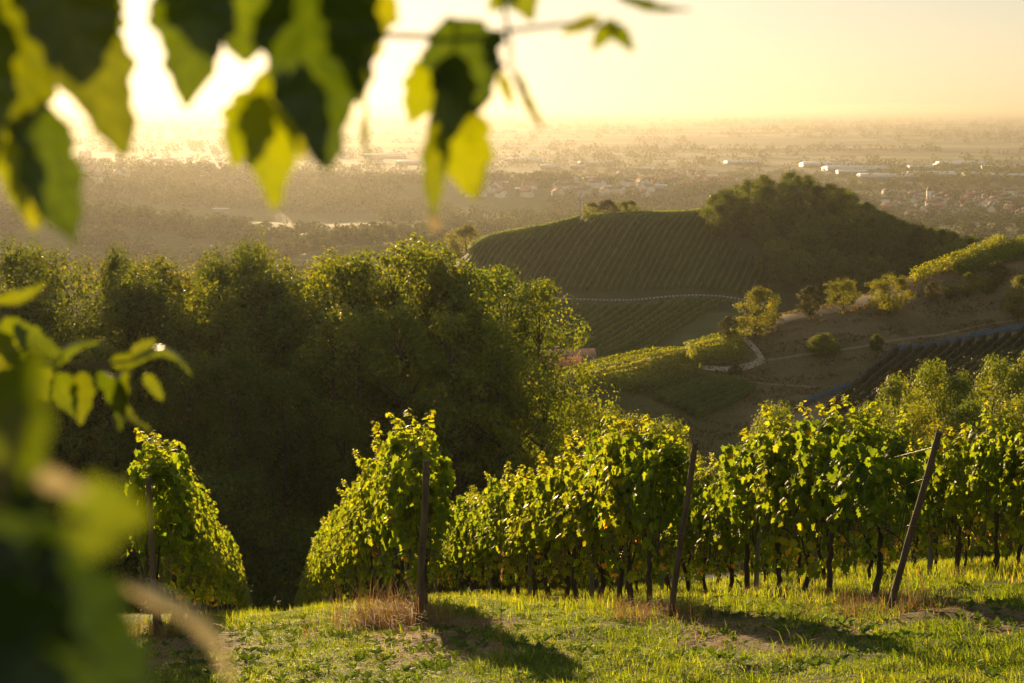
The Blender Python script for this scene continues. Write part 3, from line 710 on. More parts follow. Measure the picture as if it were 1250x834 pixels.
# ------------------------------------------------------------------ trees
def tree_meshes(seed, H, R, base=.25, nclump=90, per=110, leaf=.24, rc=.3, prof='round', limbs=20, trunk_r=.25, flat=.75, rough=.5, lobe=.13):
    rs = np.random.RandomState(seed)
    g = Geo(); k = 8
    tx = np.cumsum(rs.normal(0, H * .012, (k, 2)), axis=0)
    th = np.linspace(-.03, .86, k) * H
    tp = np.c_[tx, th]; g.tube(tp, trunk_r * np.linspace(1.15, .22, k), 8)
    t = rs.rand(nclump) ** .9
    if prof == 'round': pr = np.sqrt(np.clip(1 - (2 * t - .95) ** 2, .05, 1))
    elif prof == 'poplar': pr = np.clip(np.sin(math.pi * np.clip(t * .93 + .05, 0, 1)) ** .6, .2, 1)
    else: pr = np.clip(1.15 - t, .12, 1)
    an = rs.uniform(0, 2 * math.pi, nclump)
    lob = 1 + lobe * np.sin(an * 3 + seed) + lobe * .8 * np.sin(t * 11 + an + seed) + .08 * np.sin(an * 5 + t * 7 + seed)
    rr = R * pr * lob * (.35 + .62 * rs.rand(nclump) ** .5)
    zc = H * (base + (1 - base) * (.06 + .88 * t)) + rs.normal(0, H * .012, nclump)
    C = np.stack([rr * np.cos(an), rr * np.sin(an), zc], -1); C[:, 0] += np.interp(zc, th, tx[:, 0]); C[:, 1] += np.interp(zc, th, tx[:, 1])
    cr = R * rc * rs.uniform(.65, 1.3, nclump)
    for i in rs.permutation(nclump)[:limbs]:
        c = C[i]; z0 = max(H * base * .7, c[2] - rr[i] * rs.uniform(.7, 1.2)); z0 = min(z0, H * .8)
        o = np.array([np.interp(z0, th, tx[:, 0]), np.interp(z0, th, tx[:, 1]), z0]); mid = (o + c) / 2 + [0, 0, -.08 * rr[i]] + rs.normal(0, R * .04, 3)
        r0 = trunk_r * .38 * (1 - .6 * z0 / H); g.tube([o, mid, c], [r0, r0 * .6, r0 * .25], 5)
    idx = np.repeat(np.arange(nclump), per); n = len(idx)
    dd = rnd_dir(n, rs); dd[:, 2] *= flat
    P = C[idx] + dd * (cr[idx] * rs.uniform(.45, 1.08, n) ** .7)[:, None] + rs.normal(0, leaf * .3, (n, 3))
    Nn = dd + nrmz(P - np.array([0, 0, H * .45])) * .5 + rnd_dir(n, rs) * rough + np.array([0, 0, .2])
    V, F, a = stamp(RH_V, RH_F, frames(Nn, rnd_dir(n, rs) + np.array([0, 0, -.4])), P, leaf * rs.uniform(.6, 1.35, n), np.clip(.35 * rs.rand(nclump)[idx] + .65 * rs.rand(n), 0, 1))
    return g.mesh('trunk', True), make_mesh('crown', V, [F], a)
def tree(kind, me, loc, mat, label, cat, group, rz=0, sc=1.0):
    t = thing(kind, loc, label, cat, group, rz, sc)
    obj('trunk', me[0], M['bark'], t); obj('crown', me[1], mat, t)
    return t
WOOD = [tree_meshes(10 + i, 24, [4.8, 5.4, 4.4, 5.8, 5.0][i], .16, 170, 120, .23, .20, ['poplar', 'round', 'poplar', 'round', 'poplar'][i], 40, .32, 1.1, .7, .28) for i in range(5)]
UNDER = [tree_meshes(40 + i, 10, 3.6, .05, 60, 90, .24, .34, 'round', 12, .14) for i in range(2)]
BRIGHT = tree_meshes(60, 20, 4.4, .22, 130, 100, .2, .19, 'round', 60, .26, 1.0, .9)
MID = [tree_meshes(70 + i, 8, [3.6, 3.2, 3.9][i], .08, 90, 85, .24, .22, 'round', 20, .16, .75, .9) for i in range(3)]
BUSH = [tree_meshes(80 + i, 4, 2.4, -.02, 60, 130, .2, .36, 'round', 6, .08) for i in range(2)]
OAK = [tree_meshes(90 + i, 15, [6.0, 5.4][i], .06, 120, 130, .24, .23, 'round', 24, .3) for i in range(2)]
KN = [tree_meshes(110 + i, 13, [5.4, 6.0, 4.8, 5.6][i], .02, 50, 120, .42, .30, ['round', 'round', 'round', 'cone'][i], 5, .25, .85, .3) for i in range(4)]
rs = np.random.RandomState(21)
# dark wood on the left: back line sets the skyline, then two lines stepping down towards the vines
sky_pts = [(-120, 292), (-60, 285), (0, 288), (40, 284), (90, 292), (140, 286), (190, 296), (240, 300), (272, 297), (286, 284), (303, 287), (322, 283), (338, 292), (370, 300), (415, 300), (455, 287), (500, 282), (545, 287), (590, 312), (625, 335)]
def wood_line(pts, Y0, dy, name, dz=0, matn='wood_leaf'):
    pts = sorted(pts)
    for i, (px, py) in enumerate(pts):
        Y = Y0 + rs.uniform(-dy, dy); top = at(px, py + dz, Y); z = float(h(top[0], top[1])); Hh = top[2] - z
        m = WOOD[rs.randint(5)]; sc = Hh / 24
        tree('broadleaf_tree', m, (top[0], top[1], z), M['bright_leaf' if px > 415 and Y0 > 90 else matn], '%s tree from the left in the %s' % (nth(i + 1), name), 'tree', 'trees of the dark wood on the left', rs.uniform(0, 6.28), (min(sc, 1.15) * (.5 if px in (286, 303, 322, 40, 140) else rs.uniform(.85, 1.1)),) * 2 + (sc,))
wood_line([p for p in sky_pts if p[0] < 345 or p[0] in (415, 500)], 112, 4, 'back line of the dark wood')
wood_line([(x, 318 + 26 * rs.rand() + max(0, x - 480) * .25) for x in range(-110, 345, 62)], 99, 3, 'middle line of the dark wood')
wood_line([(x, 400 + 40 * rs.rand() + max(0, x - 300) * .62) for x in range(-80, 560, 72)], 88, 3, 'front line of the dark wood')
# airy sunlit trees making up the right half of the wood
SUNNY = [tree_meshes(140 + i, 24, [4.6, 5.2, 4.2][i], .14, 150, 62, .27, .17, ['round', 'poplar', 'round'][i], 60, .3, 1.0, .9, .3) for i in range(3)]
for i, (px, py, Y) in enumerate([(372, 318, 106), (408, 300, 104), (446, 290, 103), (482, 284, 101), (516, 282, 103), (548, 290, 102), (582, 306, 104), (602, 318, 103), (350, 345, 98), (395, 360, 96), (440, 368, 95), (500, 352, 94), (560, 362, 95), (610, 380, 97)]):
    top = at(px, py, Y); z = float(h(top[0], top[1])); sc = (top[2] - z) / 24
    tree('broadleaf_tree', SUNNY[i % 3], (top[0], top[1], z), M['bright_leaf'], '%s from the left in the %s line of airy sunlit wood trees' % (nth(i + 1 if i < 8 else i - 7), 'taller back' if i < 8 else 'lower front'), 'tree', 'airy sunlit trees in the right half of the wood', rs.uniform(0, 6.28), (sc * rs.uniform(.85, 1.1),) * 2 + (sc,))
for i, x in enumerate(range(-60, 760, 58)):
    Y = 80 + rs.uniform(-3, 4) + max(0, x - 380) * .06; X = (x - 625) / FPX * Y
    tree('undergrowth_tree', UNDER[i % 2], (X, Y, float(h(X, Y)) - .3), M['wood_leaf'], nth(i + 1) + ' low bushy tree from the left along the foot of the dark wood', 'small tree', 'low trees at the foot of the wood', rs.uniform(0, 6), rs.uniform(.75, 1.1))
# sunlit tree at the right end of the wood
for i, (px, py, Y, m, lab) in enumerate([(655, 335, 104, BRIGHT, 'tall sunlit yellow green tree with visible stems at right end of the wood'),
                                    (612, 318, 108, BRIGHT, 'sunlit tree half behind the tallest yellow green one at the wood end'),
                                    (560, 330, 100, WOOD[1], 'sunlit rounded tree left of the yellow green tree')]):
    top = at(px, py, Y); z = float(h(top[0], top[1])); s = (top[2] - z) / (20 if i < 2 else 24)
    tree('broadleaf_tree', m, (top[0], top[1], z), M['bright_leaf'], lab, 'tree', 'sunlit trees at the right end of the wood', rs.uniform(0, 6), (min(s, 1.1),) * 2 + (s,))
# trees in the hollow between the foreground vines and the far slope
HOL = [(662, 470, 122), (700, 484, 130), (738, 497, 128), (778, 502, 132), (820, 512, 128), (645, 500, 112), (700, 515, 112), (760, 525, 112), (950, 494, 122), (985, 516, 118)]
for i, (px, py, Y) in enumerate(HOL):
    top = at(px, py, Y); z = float(h(top[0], top[1])); s = (top[2] - z) / 15
    tree('broadleaf_tree', OAK[i % 2], (top[0], top[1], z), M['bright_leaf' if px < 760 else 'olive_leaf'], nth(1 + sorted(HOL).index((px, py, Y))) + ' tree from the left in the hollow behind the middle vines', 'tree', 'trees in the hollow', rs.uniform(0, 6), (min(s, .8),) * 2 + (s,))
RT = [(1062, 492, 124), (1100, 455, 130), (1135, 441, 134), (1170, 452, 130), (1222, 436, 134), (1262, 426, 130), (1310, 425, 132), (1190, 485, 120), (1120, 492, 118), (1250, 478, 118), (1360, 430, 130)]
for i, (px, py, Y) in enumerate(RT):
    top = at(px, py, Y); z = float(h(top[0], top[1])); s = (top[2] - z) / 15
    tree('broadleaf_tree', OAK[i % 2], (top[0], top[1], z), M['olive_leaf'], nth(1 + sorted(RT).index((px, py, Y))) + ' olive green tree from the left behind the right hand vines', 'tree', 'olive trees behind the right hand vines', rs.uniform(0, 6), (min(s, .75),) * 2 + (s,))
# trees along the sunlit spur: (base px, base py, height px, mesh, material, label)
SPUR = [(921, 413, 64, 0, 'spur_leaf', 'rounded green tree at the bend of the pale track'),
        (888, 418, 34, 1, 'olive_leaf', 'low bushy tree just left of the tree at the track bend'),
        (988, 389, 42, 1, 'spur_leaf', 'small yellowish tree on the crest, first right of the track tree'),
        (1030, 378, 42, 2, 'spur_leaf', 'small round orchard tree with dark stem on the crest'),
        (1085, 384, 54, 2, 'spur_leaf', 'wide bushy tree on the crest right of two small orchard trees'),
        (1138, 368, 26, 1, 'olive_leaf', 'low light green shrub right of the wide bushy tree'),
        (1180, 362, 30, 0, 'olive_leaf', 'yellowish shrub under the bright crest vines'),
        (1205, 360, 26, 2, 'olive_leaf', 'dense shrub beside the tall dark bush near the right edge'),
        (1218, 352, 34, 1, 'olive_leaf', 'taller dark shrub rising above the shrubs near right edge'),
        (1243, 392, 56, 0, 'knoll_leaf', 'tall dark leafy tree at the right edge on the dry slope'),
        (1160, 366, 20, 2, 'olive_leaf', 'small shrub between the light shrub and the yellowish one')]
for (px, py, hp, mi, mat, lab) in SPUR:
    p = hit(px, py, 150); s = hp * p[1] / FPX / 8
    tree('orchard_tree', MID[mi], (p[0], p[1], p[2] - .1), M[mat], lab, 'tree', 'trees along the sunlit spur', rs.uniform(0, 6), (s * 1.0, s * 1.0, s))
for (px, py, hp, wd, lab) in [(1005, 434, 27, 1.1, 'dark round bush alone on the dry slope, the larger of two'), (1069, 428, 20, .75, 'small dark bush on the dry slope, the right one of two')]:
    p = hit(px, py, 150); s = hp * p[1] / FPX / 4
    tree('bush', BUSH[0], (p[0], p[1], p[2] - .1), M['knoll_leaf'], lab, 'bush', 'two dark bushes on the dry slope', rs.uniform(0, 6), (s * wd, s * wd, s))
p = hit(898, 460, 150); tree('bush', BUSH[1], p, M['olive_leaf'], 'low yellowish tuft below the pale track', 'bush', None, 0, .5)
# trees on the crest of the vineyard hill
for (px, py, hp, mi, mat, lab) in [(725, 259, 12, 0, 'olive_leaf', 'small green bush at the left of the autumn trees on the hill crest'), (742, 258, 15, 1, 'autumn_leaf', 'reddish autumn tree on the vineyard hill crest, left one'), (757, 257, 14, 2, 'autumn_leaf', 'reddish autumn tree on the vineyard hill crest, right one'), (772, 257, 12, 0, 'autumn_leaf', 'low brownish bush at the right of the autumn trees'),
                              (574, 292, 17, 0, 'olive_leaf', 'round tree at the left foot of the vineyard hill'), (880, 300, 66, 2, 'autumn_leaf', 'tall reddish tree at the left edge of the wooded knoll')]:
    Y = {574: 470, 880: 452}.get(px, 462); X = (px - 625) / FPX * Y; base = at(px, py, Y); zg = float(h(base[0], base[1])); top = at(px, py - hp, Y); s = max(top[2] - zg, 2) / 8
    tree('hill_tree', MID[mi], (base[0], base[1], zg), M[mat], lab, 'tree', None, rs.uniform(0, 6), (s, s, s))
# wooded knoll
kn = []
rs = np.random.RandomState(77)
sil = [(872, 236), (880, 232), (900, 222), (940, 209), (960, 206), (990, 213), (1040, 234), (1080, 259), (1110, 271), (1150, 277), (1190, 287), (1215, 298), (1240, 310), (1300, 330)]
sx, sy = zip(*sil)
low = [(872, 292), (905, 293), (935, 300), (940, 335), (1000, 366), (1100, 372), (1300, 380)]
lx, ly = zip(*low)
Yc = np.interp
tries = 0
while len(kn) < 185 and tries < 6000:
    tries += 1
    px = rs.uniform(874, 1270); Y = rs.uniform(385, 485); X = (px - 625) / FPX * Y
    z = float(h(X, Y)); qx, qy = proj((X, Y, z))
    if qy > np.interp(px, lx, ly) + 4 or qy < np.interp(px, sx, sy) + 12: continue
    if any((X - a) ** 2 + (Y - b) ** 2 < 7.2 ** 2 for a, b, *_ in kn): continue
    Hh = rs.uniform(8.5, 13.5); tp = at(px, np.interp(px, sx, sy) + 1, Y)[2] - z
    Hh = min(Hh, tp)
    if Hh < 4: continue
    kn.append((X, Y, z, Hh, px, qy))
for X, Y, z, Hh, px, qy in kn:
    zone = 'left shoulder' if px < 930 else 'upper slope' if qy < 290 and px < 1080 else 'lower front' if px < 1080 else 'right tail'
    mat = 'olive_leaf' if (px < 920 and rs.rand() < .5) or rs.rand() < .12 else 'knoll_leaf'
    if rs.rand() < .03: mat = 'autumn_leaf'
    tone = {'olive_leaf': 'olive green', 'knoll_leaf': 'dark green', 'autumn_leaf': 'reddish'}[mat]
    s = Hh / 13
    tree('knoll_tree', KN[rs.randint(4)], (X, Y, z - .3), M[mat], '%s tree in the dense wood on the %s of the knoll' % (tone, zone), 'tree', '%s trees on the %s of the knoll' % (tone, zone), rs.uniform(0, 6), (s * rs.uniform(.85, 1.15),) * 2 + (s,))

# ------------------------------------------------------------------ vineyard rows on the hills
def hedge_row(name, pts, mat, label, group, wid=.7, hgt=1.9, leafn=7, leaf=.4, foot=.35, cat='vine row', step=.7, seed=0, gap=0, core=True):
    P = np.array(pts, float); d = np.r_[0, np.cumsum(np.linalg.norm(np.diff(P[:, :2], axis=0), axis=1))]
    if d[-1] < 3: return None
    rs = np.random.RandomState(seed)
    s = np.arange(0, d[-1], step); X = np.interp(s, d, P[:, 0]); Y = np.interp(s, d, P[:, 1]); n = len(s)
    if n < 3: return None
    Z = h(X, Y)
    t = nrmz(np.stack([np.gradient(X), np.gradient(Y)], -1)); nx, ny = -t[:, 1], t[:, 0]
    w = wid / 2 * .7 * (1 + rs.uniform(-.3, .3, n)); tp = hgt * .9 * (1 + rs.uniform(-.14, .14, n))
    prof = [(-1, foot), (-1.1, .6), (-.5, 1), (.5, 1), (1.1, .6), (1, foot)]
    V = []
    for o, zf in prof:
        jit = rs.uniform(-.08, .08, n)
        zz = foot if zf == foot else zf * tp
        V.append(np.stack([X + nx * (o * w + jit), Y + ny * (o * w + jit), Z + zz], -1))
    V = np.stack(V, 1); k = len(prof)
    i = (np.arange(n - 1)[:, None] * k + np.arange(k - 1)[None]).ravel()
    g = Geo(); g.add(V.reshape(-1, 3), np.stack([i, i + 1, i + k + 1, i + k], -1), np.repeat(rs.rand(n) * .6, k))
    g.add(V[0], [tuple(range(k))]); g.add(V[-1], [tuple(range(k))])
    if not core: g = Geo()
    m = int(d[-1] * leafn); ss = rs.uniform(0, d[-1], m)
    cx = np.interp(ss, s, X); cy = np.interp(ss, s, Y); cz = np.interp(ss, s, Z); a = np.interp(ss, s, nx); b = np.interp(ss, s, ny)
    o = rs.choice([-1, 1], m) * rs.uniform(.2, 1.25, m) * wid / 2; zz = rs.uniform(foot, hgt * 1.12, m)
    Pn = np.stack([cx + a * o, cy + b * o, cz + zz], -1); dn = np.stack([a * np.sign(o), b * np.sign(o), zz / hgt * .9], -1) + rnd_dir(m, rs) * .7
    Vv, F, aa = stamp(RH_V, RH_F, frames(dn, rnd_dir(m, rs)), Pn, leaf * rs.uniform(.6, 1.4, m), rs.rand(m)); g.add(Vv, F, aa)
    me = g.mesh(name); me.transform(__import__('mathutils').Matrix.Translation(-Vector(Pn[0].tolist())))
    o_ = obj(name, me, mat, None, tuple(Pn[0])); tag(o_, label, cat, group); return o_
def traced(p0, dr, L, ok, step=2.0):
    out = []
    for s in np.arange(0, L, step):
        X = p0[0] + dr[0] * s; Y = p0[1] + dr[1] * s; z = float(h(X, Y)); q = proj((X, Y, z))
        if ok(q[0], q[1], X, Y): out.append((X, Y, z))
        elif out: break
    return out
# upper block of the hill: from the track up to the crest
d1 = np.array([.30, .954]); n1 = np.array([d1[1], -d1[0]])
crestY = lambda px: np.interp(px, [560, 650, 715, 780, 870, 940], [414, 426, 437, 447, 451, 452])
cnt = 0
def ok_up(px, py, X, Y):
    return 555 < px < 940 and 386 < Y < crestY(px) and not (px > np.interp(py, [250, 295, 300, 345, 370], [878, 878, 900, 945, 960]))
c0 = np.array([24., 386.])
for k in range(-44, 42):
    p = c0 + n1 * k * 1.85; p = p + d1 * ((380 - p[1]) / d1[1])
    pts = traced(p, d1, 90, ok_up, 2.5)
    if len(pts) < 4: continue
    cnt += 1
    hedge_row('vine_row', pts, M['hill_vine'], nth(cnt) + ' row from the left in the upper block of the vineyard hill', 'vine rows in the upper block of the hill', .5, 1.5, 8, .3, .3, seed=k + 100)
# crest rows running along the skyline
for j in range(5):
    cpx = np.linspace(572, 708, 14); pts = []
    for q in cpx:
        Y = crestY(q) + 0 + j * 2.6; X = (q - 625) / FPX * Y; pts.append((X, Y, 0))
    hedge_row('vine_row', pts, M['hill_vine'], ['frontmost', 'second', 'third', 'fourth', 'hindmost'][j] + ' row of the lit vines along the left flank skyline', 'vine rows along the hill skyline', 1.0, 2.1, 9, .4, seed=j)
    cpx = np.linspace(719, 876, 14); pts = []
    for q in cpx:
        Y = crestY(q) + 0 + j * 2.6; X = (q - 625) / FPX * Y; pts.append((X, Y, 0))
    hedge_row('vine_row', pts, M['hill_vine'], ['frontmost', 'second', 'third', 'fourth', 'hindmost'][j] + ' row of the lit vines along the flat top of the hill', 'vine rows along the hill skyline', 1.0, 2.0, 9, .4, seed=j + 9)
# lower block
d2 = np.array([.66, .75]); d2 = d2 / np.linalg.norm(d2); n2 = np.array([d2[1], -d2[0]])
def ok_lo(px, py, X, Y):
    return 620 < px < 905 and 343 < Y < 380 and px < 905 - (380 - Y) * 3.4
cnt = 0
for k in range(-16, 26):
    p = np.array([14., 345.]) + n2 * k * 2.3; p = p + d2 * ((340 - p[1]) / d2[1])
    pts = traced(p, d2, 64, ok_lo, 2.0)
    if len(pts) < 4: continue
    cnt += 1
    hedge_row('vine_row', pts, M['hill_vine'], nth(cnt) + ' row from the left in the lower block of the vineyard hill', 'vine rows in the lower block of the hill', .5, 1.5, 8, .3, .3, seed=k + 300)
# pale low retaining wall between the two blocks
pts = [((q - 625) / FPX * 383, 383.0) for q in np.linspace(655, 935, 60)]
for i in range(0, len(pts) - 1):
    if i > 3 and i % 2 == 0 and False: continue
g = Geo()
for (x0, y0), (x1, y1) in zip(pts[:-1], pts[1:]):
    xm = (x0 + x1) / 2; z = float(h(xm, 383.)); g.box((xm, 383, z + .1), ((x1 - x0) * (1. if xm < 16 else .6), .3, .5))
tag(obj('retaining_wall', g.mesh('retaining_wall'), M['concrete']), 'low pale broken wall line between upper and lower hill vineyards', 'wall')

def rows_between(A, B, n, mat, lab, group, ymin=150, **kw):
    A = np.array(A, float); B = np.array(B, float)
    def res(P, m=12):
        d = np.r_[0, np.cumsum(np.linalg.norm(np.diff(P, axis=0), axis=1))]; s = np.linspace(0, d[-1], m); return np.stack([np.interp(s, d, P[:, 0]), np.interp(s, d, P[:, 1])], -1)
    a, b = res(A), res(B)
    for j in range(n):
        t = j / max(1, n - 1); q = a * (1 - t) + b * t
        hedge_row('vine_row', hits([tuple(v) for v in q], ymin), mat, lab % nth(j + 1), group, seed=j + 500, **kw)
rows_between([(672, 468), (740, 450), (800, 437), (836, 438)], [(770, 482), (820, 476), (860, 462), (842, 452)], 7, M['bright_leaf'], '%s row from the crest in the sunlit vineyard on the spur', 'vine rows in the sunlit spur vineyard', wid=.75, hgt=1.7, leafn=75, leaf=.34, core=False)  # lighter leaf colour stands in for sun on these rows
rows_between([(838, 432), (870, 422), (905, 414)], [(846, 446), (880, 446), (912, 438)], 5, M['bright_leaf'], '%s row from the crest in the small plot beside the track', 'vine rows beside the pale track', wid=1.0, hgt=1.8, leafn=80, leaf=.34, core=False)
rows_between([(800, 490), (836, 478), (868, 468), (905, 470)], [(850, 512), (880, 500), (905, 488), (922, 478)], 6, M['hill_vine'], '%s row in the shaded terrace vineyard below the track', 'vine rows on the shaded terrace', wid=.5, hgt=1.4, leafn=40, leaf=.32)
rows_between([(1112, 344), (1180, 318), (1222, 300)], [(1118, 346), (1185, 321), (1228, 303)], 2, M['bright_leaf'], '%s row of the bright vines down the left crest line', 'vine rows on the right crest', wid=1.2, hgt=2.2, leafn=90, leaf=.34, core=False)
rows_between([(1165, 333), (1210, 314), (1262, 296), (1310, 285)], [(1175, 338), (1215, 326), (1262, 314), (1310, 302)], 5, M['bright_leaf'], '%s row of bright vines on the crest at the right edge', 'vine rows on the right crest edge', wid=1.0, hgt=1.9, leafn=80, leaf=.34, core=False)
# vineyard under the blue nets: rows climbing to the right
cnt = 0
for k in range(15):
    tx = 1096 + k * 15.2; ty = 434 - k * 2.35
    ln = 1.0 if k < 3 else 1.0
    q = [(tx, ty), (tx - 45, ty + 38), (tx - 90, ty + 76)]
    q = [(x, y) for x, y in q if y < 512]
    if len(q) < 2: continue
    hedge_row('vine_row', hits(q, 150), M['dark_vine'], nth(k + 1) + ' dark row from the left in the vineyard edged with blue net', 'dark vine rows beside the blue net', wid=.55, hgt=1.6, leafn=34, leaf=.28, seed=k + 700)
def net(px_pts, label, hgt=.9):
    P = np.array(hits(px_pts, 150)); d = np.r_[0, np.cumsum(np.linalg.norm(np.diff(P[:, :2], axis=0), axis=1))]; s = np.arange(0, d[-1], .8)
    X = np.interp(s, d, P[:, 0]); Y = np.interp(s, d, P[:, 1]); Z = h(X, Y); g = Geo(); n = len(s)
    rr = np.random.RandomState(4); hh = hgt * (1 + rr.uniform(-.15, .15, n))
    t = nrmz(np.stack([np.gradient(X), np.gradient(Y)], -1))
    cols = [(-.6, .02), (-.25, .45), (0, 1), (.18, .5), (.35, .05)]
    V = np.stack([np.stack([X - t[:, 1] * o, Y + t[:, 0] * o, Z + .04 + f * hh], -1) for o, f in cols], 1)
    k = len(cols); i = (np.arange(n - 1)[:, None] * k + np.arange(k - 1)[None]).ravel(); g.add(V.reshape(-1, 3), np.stack([i, i + 1, i + k + 1, i + k], -1))
    tag(obj('bird_net', g.mesh('bird_net'), M['net']), label, 'net', 'blue bird nets')
net([(1090, 431), (1130, 424), (1180, 414), (1250, 401), (1300, 393)], 'long blue net along the upper edge of the dark vineyard')
net([(1088, 432), (1072, 447), (1050, 466), (1040, 474)], 'blue net down the left side of the dark vineyard')
net([(1040, 474), (1015, 481), (990, 490), (972, 502)], 'short blue net at the lower left corner of dark vineyard')

# ------------------------------------------------------------------ buildings
def gable(L, W, Hw, Hr, over=.4):
    """body mesh, roof mesh for a gabled house, base at origin, ridge along x"""
    b = Geo(); x, y = L / 2, W / 2
    V = [(-x, -y, -1), (x, -y, -1), (x, y, -1), (-x, y, -1), (-x, -y, Hw), (x, -y, Hw), (x, y, Hw), (-x, y, Hw), (-x, 0, Hw + Hr), (x, 0, Hw + Hr)]
    b.add(V, [(0, 1, 5, 4), (2, 3, 7, 6), (1, 2, 6, 9, 5), (3, 0, 4, 8, 7)])
    r = Geo(); xo, yo = x + over, y + over; dz = -over * Hr / y; th = .22
    for sd in (1, -1):
        A = np.array([(-xo, sd * yo, Hw + dz + .05), (xo, sd * yo, Hw + dz + .05), (xo, 0, Hw + Hr + .05), (-xo, 0, Hw + Hr + .05)])
        r.add(np.r_[A, A + [0, 0, th]], [(0, 1, 2, 3), (7, 6, 5, 4), (0, 4, 5, 1), (1, 5, 6, 2), (3, 2, 6, 7), (0, 3, 7, 4)])
    r.box((x * .4, y * .25, Hw + Hr * .9), (.7, .7, 1.6))
    w = []
    for sd in (-1, 1):
        for q in np.linspace(-x * .65, x * .65, 4):
            for zz in ((1.6, 4.2) if Hw > 4.5 else (1.6,)): w.append(((q, sd * (y + .01), zz), (1.1, .08, 1.3)))
    for sd in (-1, 1):
        for q in (-y * .45, y * .45): w.append(((sd * (x + .01), q, 1.6), (.08, 1.1, 1.3)))
        w.append(((sd * (x + .01), 0, Hw + .4), (.08, 1.0, 1.2)))
    return b.mesh('wall'), r.mesh('roof'), w
HOUSE = [gable(*a) for a in [(12, 9, 5.2, 3.6), (10, 8.5, 4.2, 4.0), (15, 9, 5.6, 3.4), (18, 10, 6.2, 3.6)]]
rs = np.random.RandomState(31)
def town(n, poly, red, place, group, smin=.9, smax=1.2, ymax=1e9):
    """scatter houses where the plain shows between the given image lines"""
    x0, x1, y0, y1 = poly; k = 0; t = 0; used = []
    while k < n and t < n * 30:
        t += 1
        px = rs.uniform(x0, x1); py = rs.uniform(y0, y1); p = hit(px, py, 1000)
        if any((p[0] - a) ** 2 + (p[1] - b) ** 2 < 17 ** 2 for a, b in used): continue
        used.append((p[0], p[1])); k += 1
        hm = HOUSE[rs.randint(4)]; isred = rs.rand() < red; s = rs.uniform(smin, smax)
        side = 'left' if px < x0 + (x1 - x0) / 3 else 'right' if px > x1 - (x1 - x0) / 3 else 'middle'
        near = 'nearer' if py > (y0 + y1) / 2 else 'farther'
        col = 'red roofed' if isred else 'dark roofed'
        r = thing('house', p, 'white %s house at the %s %s side of the %s' % (col, near, side, place), 'house', '%s houses at the %s %s side of the %s' % (col, near, side, place), rs.uniform(0, 3.14), s)
        obj('wall', hm[0], M['wall_white'], r); obj('roof', hm[1], M['roof_red' if isred else 'roof_dark'], r)
town(85, (1075, 1262, 236, 268), .75, 'village beyond the knoll', 'v')
town(60, (560, 800, 215, 244), .6, 'town in the valley', 'v', 1.0, 1.5)
town(50, (90, 470, 188, 226), .5, 'town under the sun', 'v', 1.2, 2.0)
town(30, (800, 880, 212, 232), .5, 'hamlet left of the knoll', 'v', 1.0, 1.5)
# church
p = hit(1143, 250, 1000); r = thing('church', p, 'pale church with a square tower and pointed roof in the village', 'church')
obj('nave', HOUSE[3][0], M['wall_white'], r); obj('roof', HOUSE[3][1], M['roof_red'], r)
g = Geo(); g.box((-12, 0, 10), (6, 6, 22)); obj('tower', g.mesh('tower'), M['wall_white'], r)
g = Geo(); g.add([(-15.6, -3.6, 21), (-8.4, -3.6, 21), (-8.4, 3.6, 21), (-15.6, 3.6, 21), (-12, 0, 29)], [(0, 1, 4), (1, 2, 4), (2, 3, 4), (3, 0, 4), (3, 2, 1, 0)]); obj('spire', g.mesh('spire'), M['roof_dark'], r)
# white halls on the plain
def hall(px, py, wpx, hpx, label, flat=True):
    p = hit(px, py, 1000); L = wpx * p[1] / FPX; Hh = max(7, hpx * p[1] / FPX * .6); W = min(L * .8, 90)
    b = Geo(); b.box((0, 0, Hh / 2 - 1), (L, W, Hh + 2))
    rf = Geo(); x, y = L / 2 + .8, W / 2 + .8; rh = W * .07
    rf.add([(-x, -y, Hh + .02), (x, -y, Hh + .02), (x, y, Hh + .02), (-x, y, Hh + .02), (-x, 0, Hh + rh), (x, 0, Hh + rh)], [(0, 1, 5, 4), (2, 3, 4, 5), (1, 2, 5), (3, 0, 4), (3, 2, 1, 0)])
    w = Geo()
    w.box((0, -W / 2 - .1, 2.2), (L * .8, .3, 2.6))
    r = thing('warehouse', p, label, 'warehouse', 'pale industrial halls on the plain', rs.normal(0, .12))
    obj('wall', b.mesh('wall'), M['hall_wall'], r); obj('roof', rf.mesh('roof'), M['hall_roof'], r); obj('window_band', w.mesh('window_band'), M['window'], r)
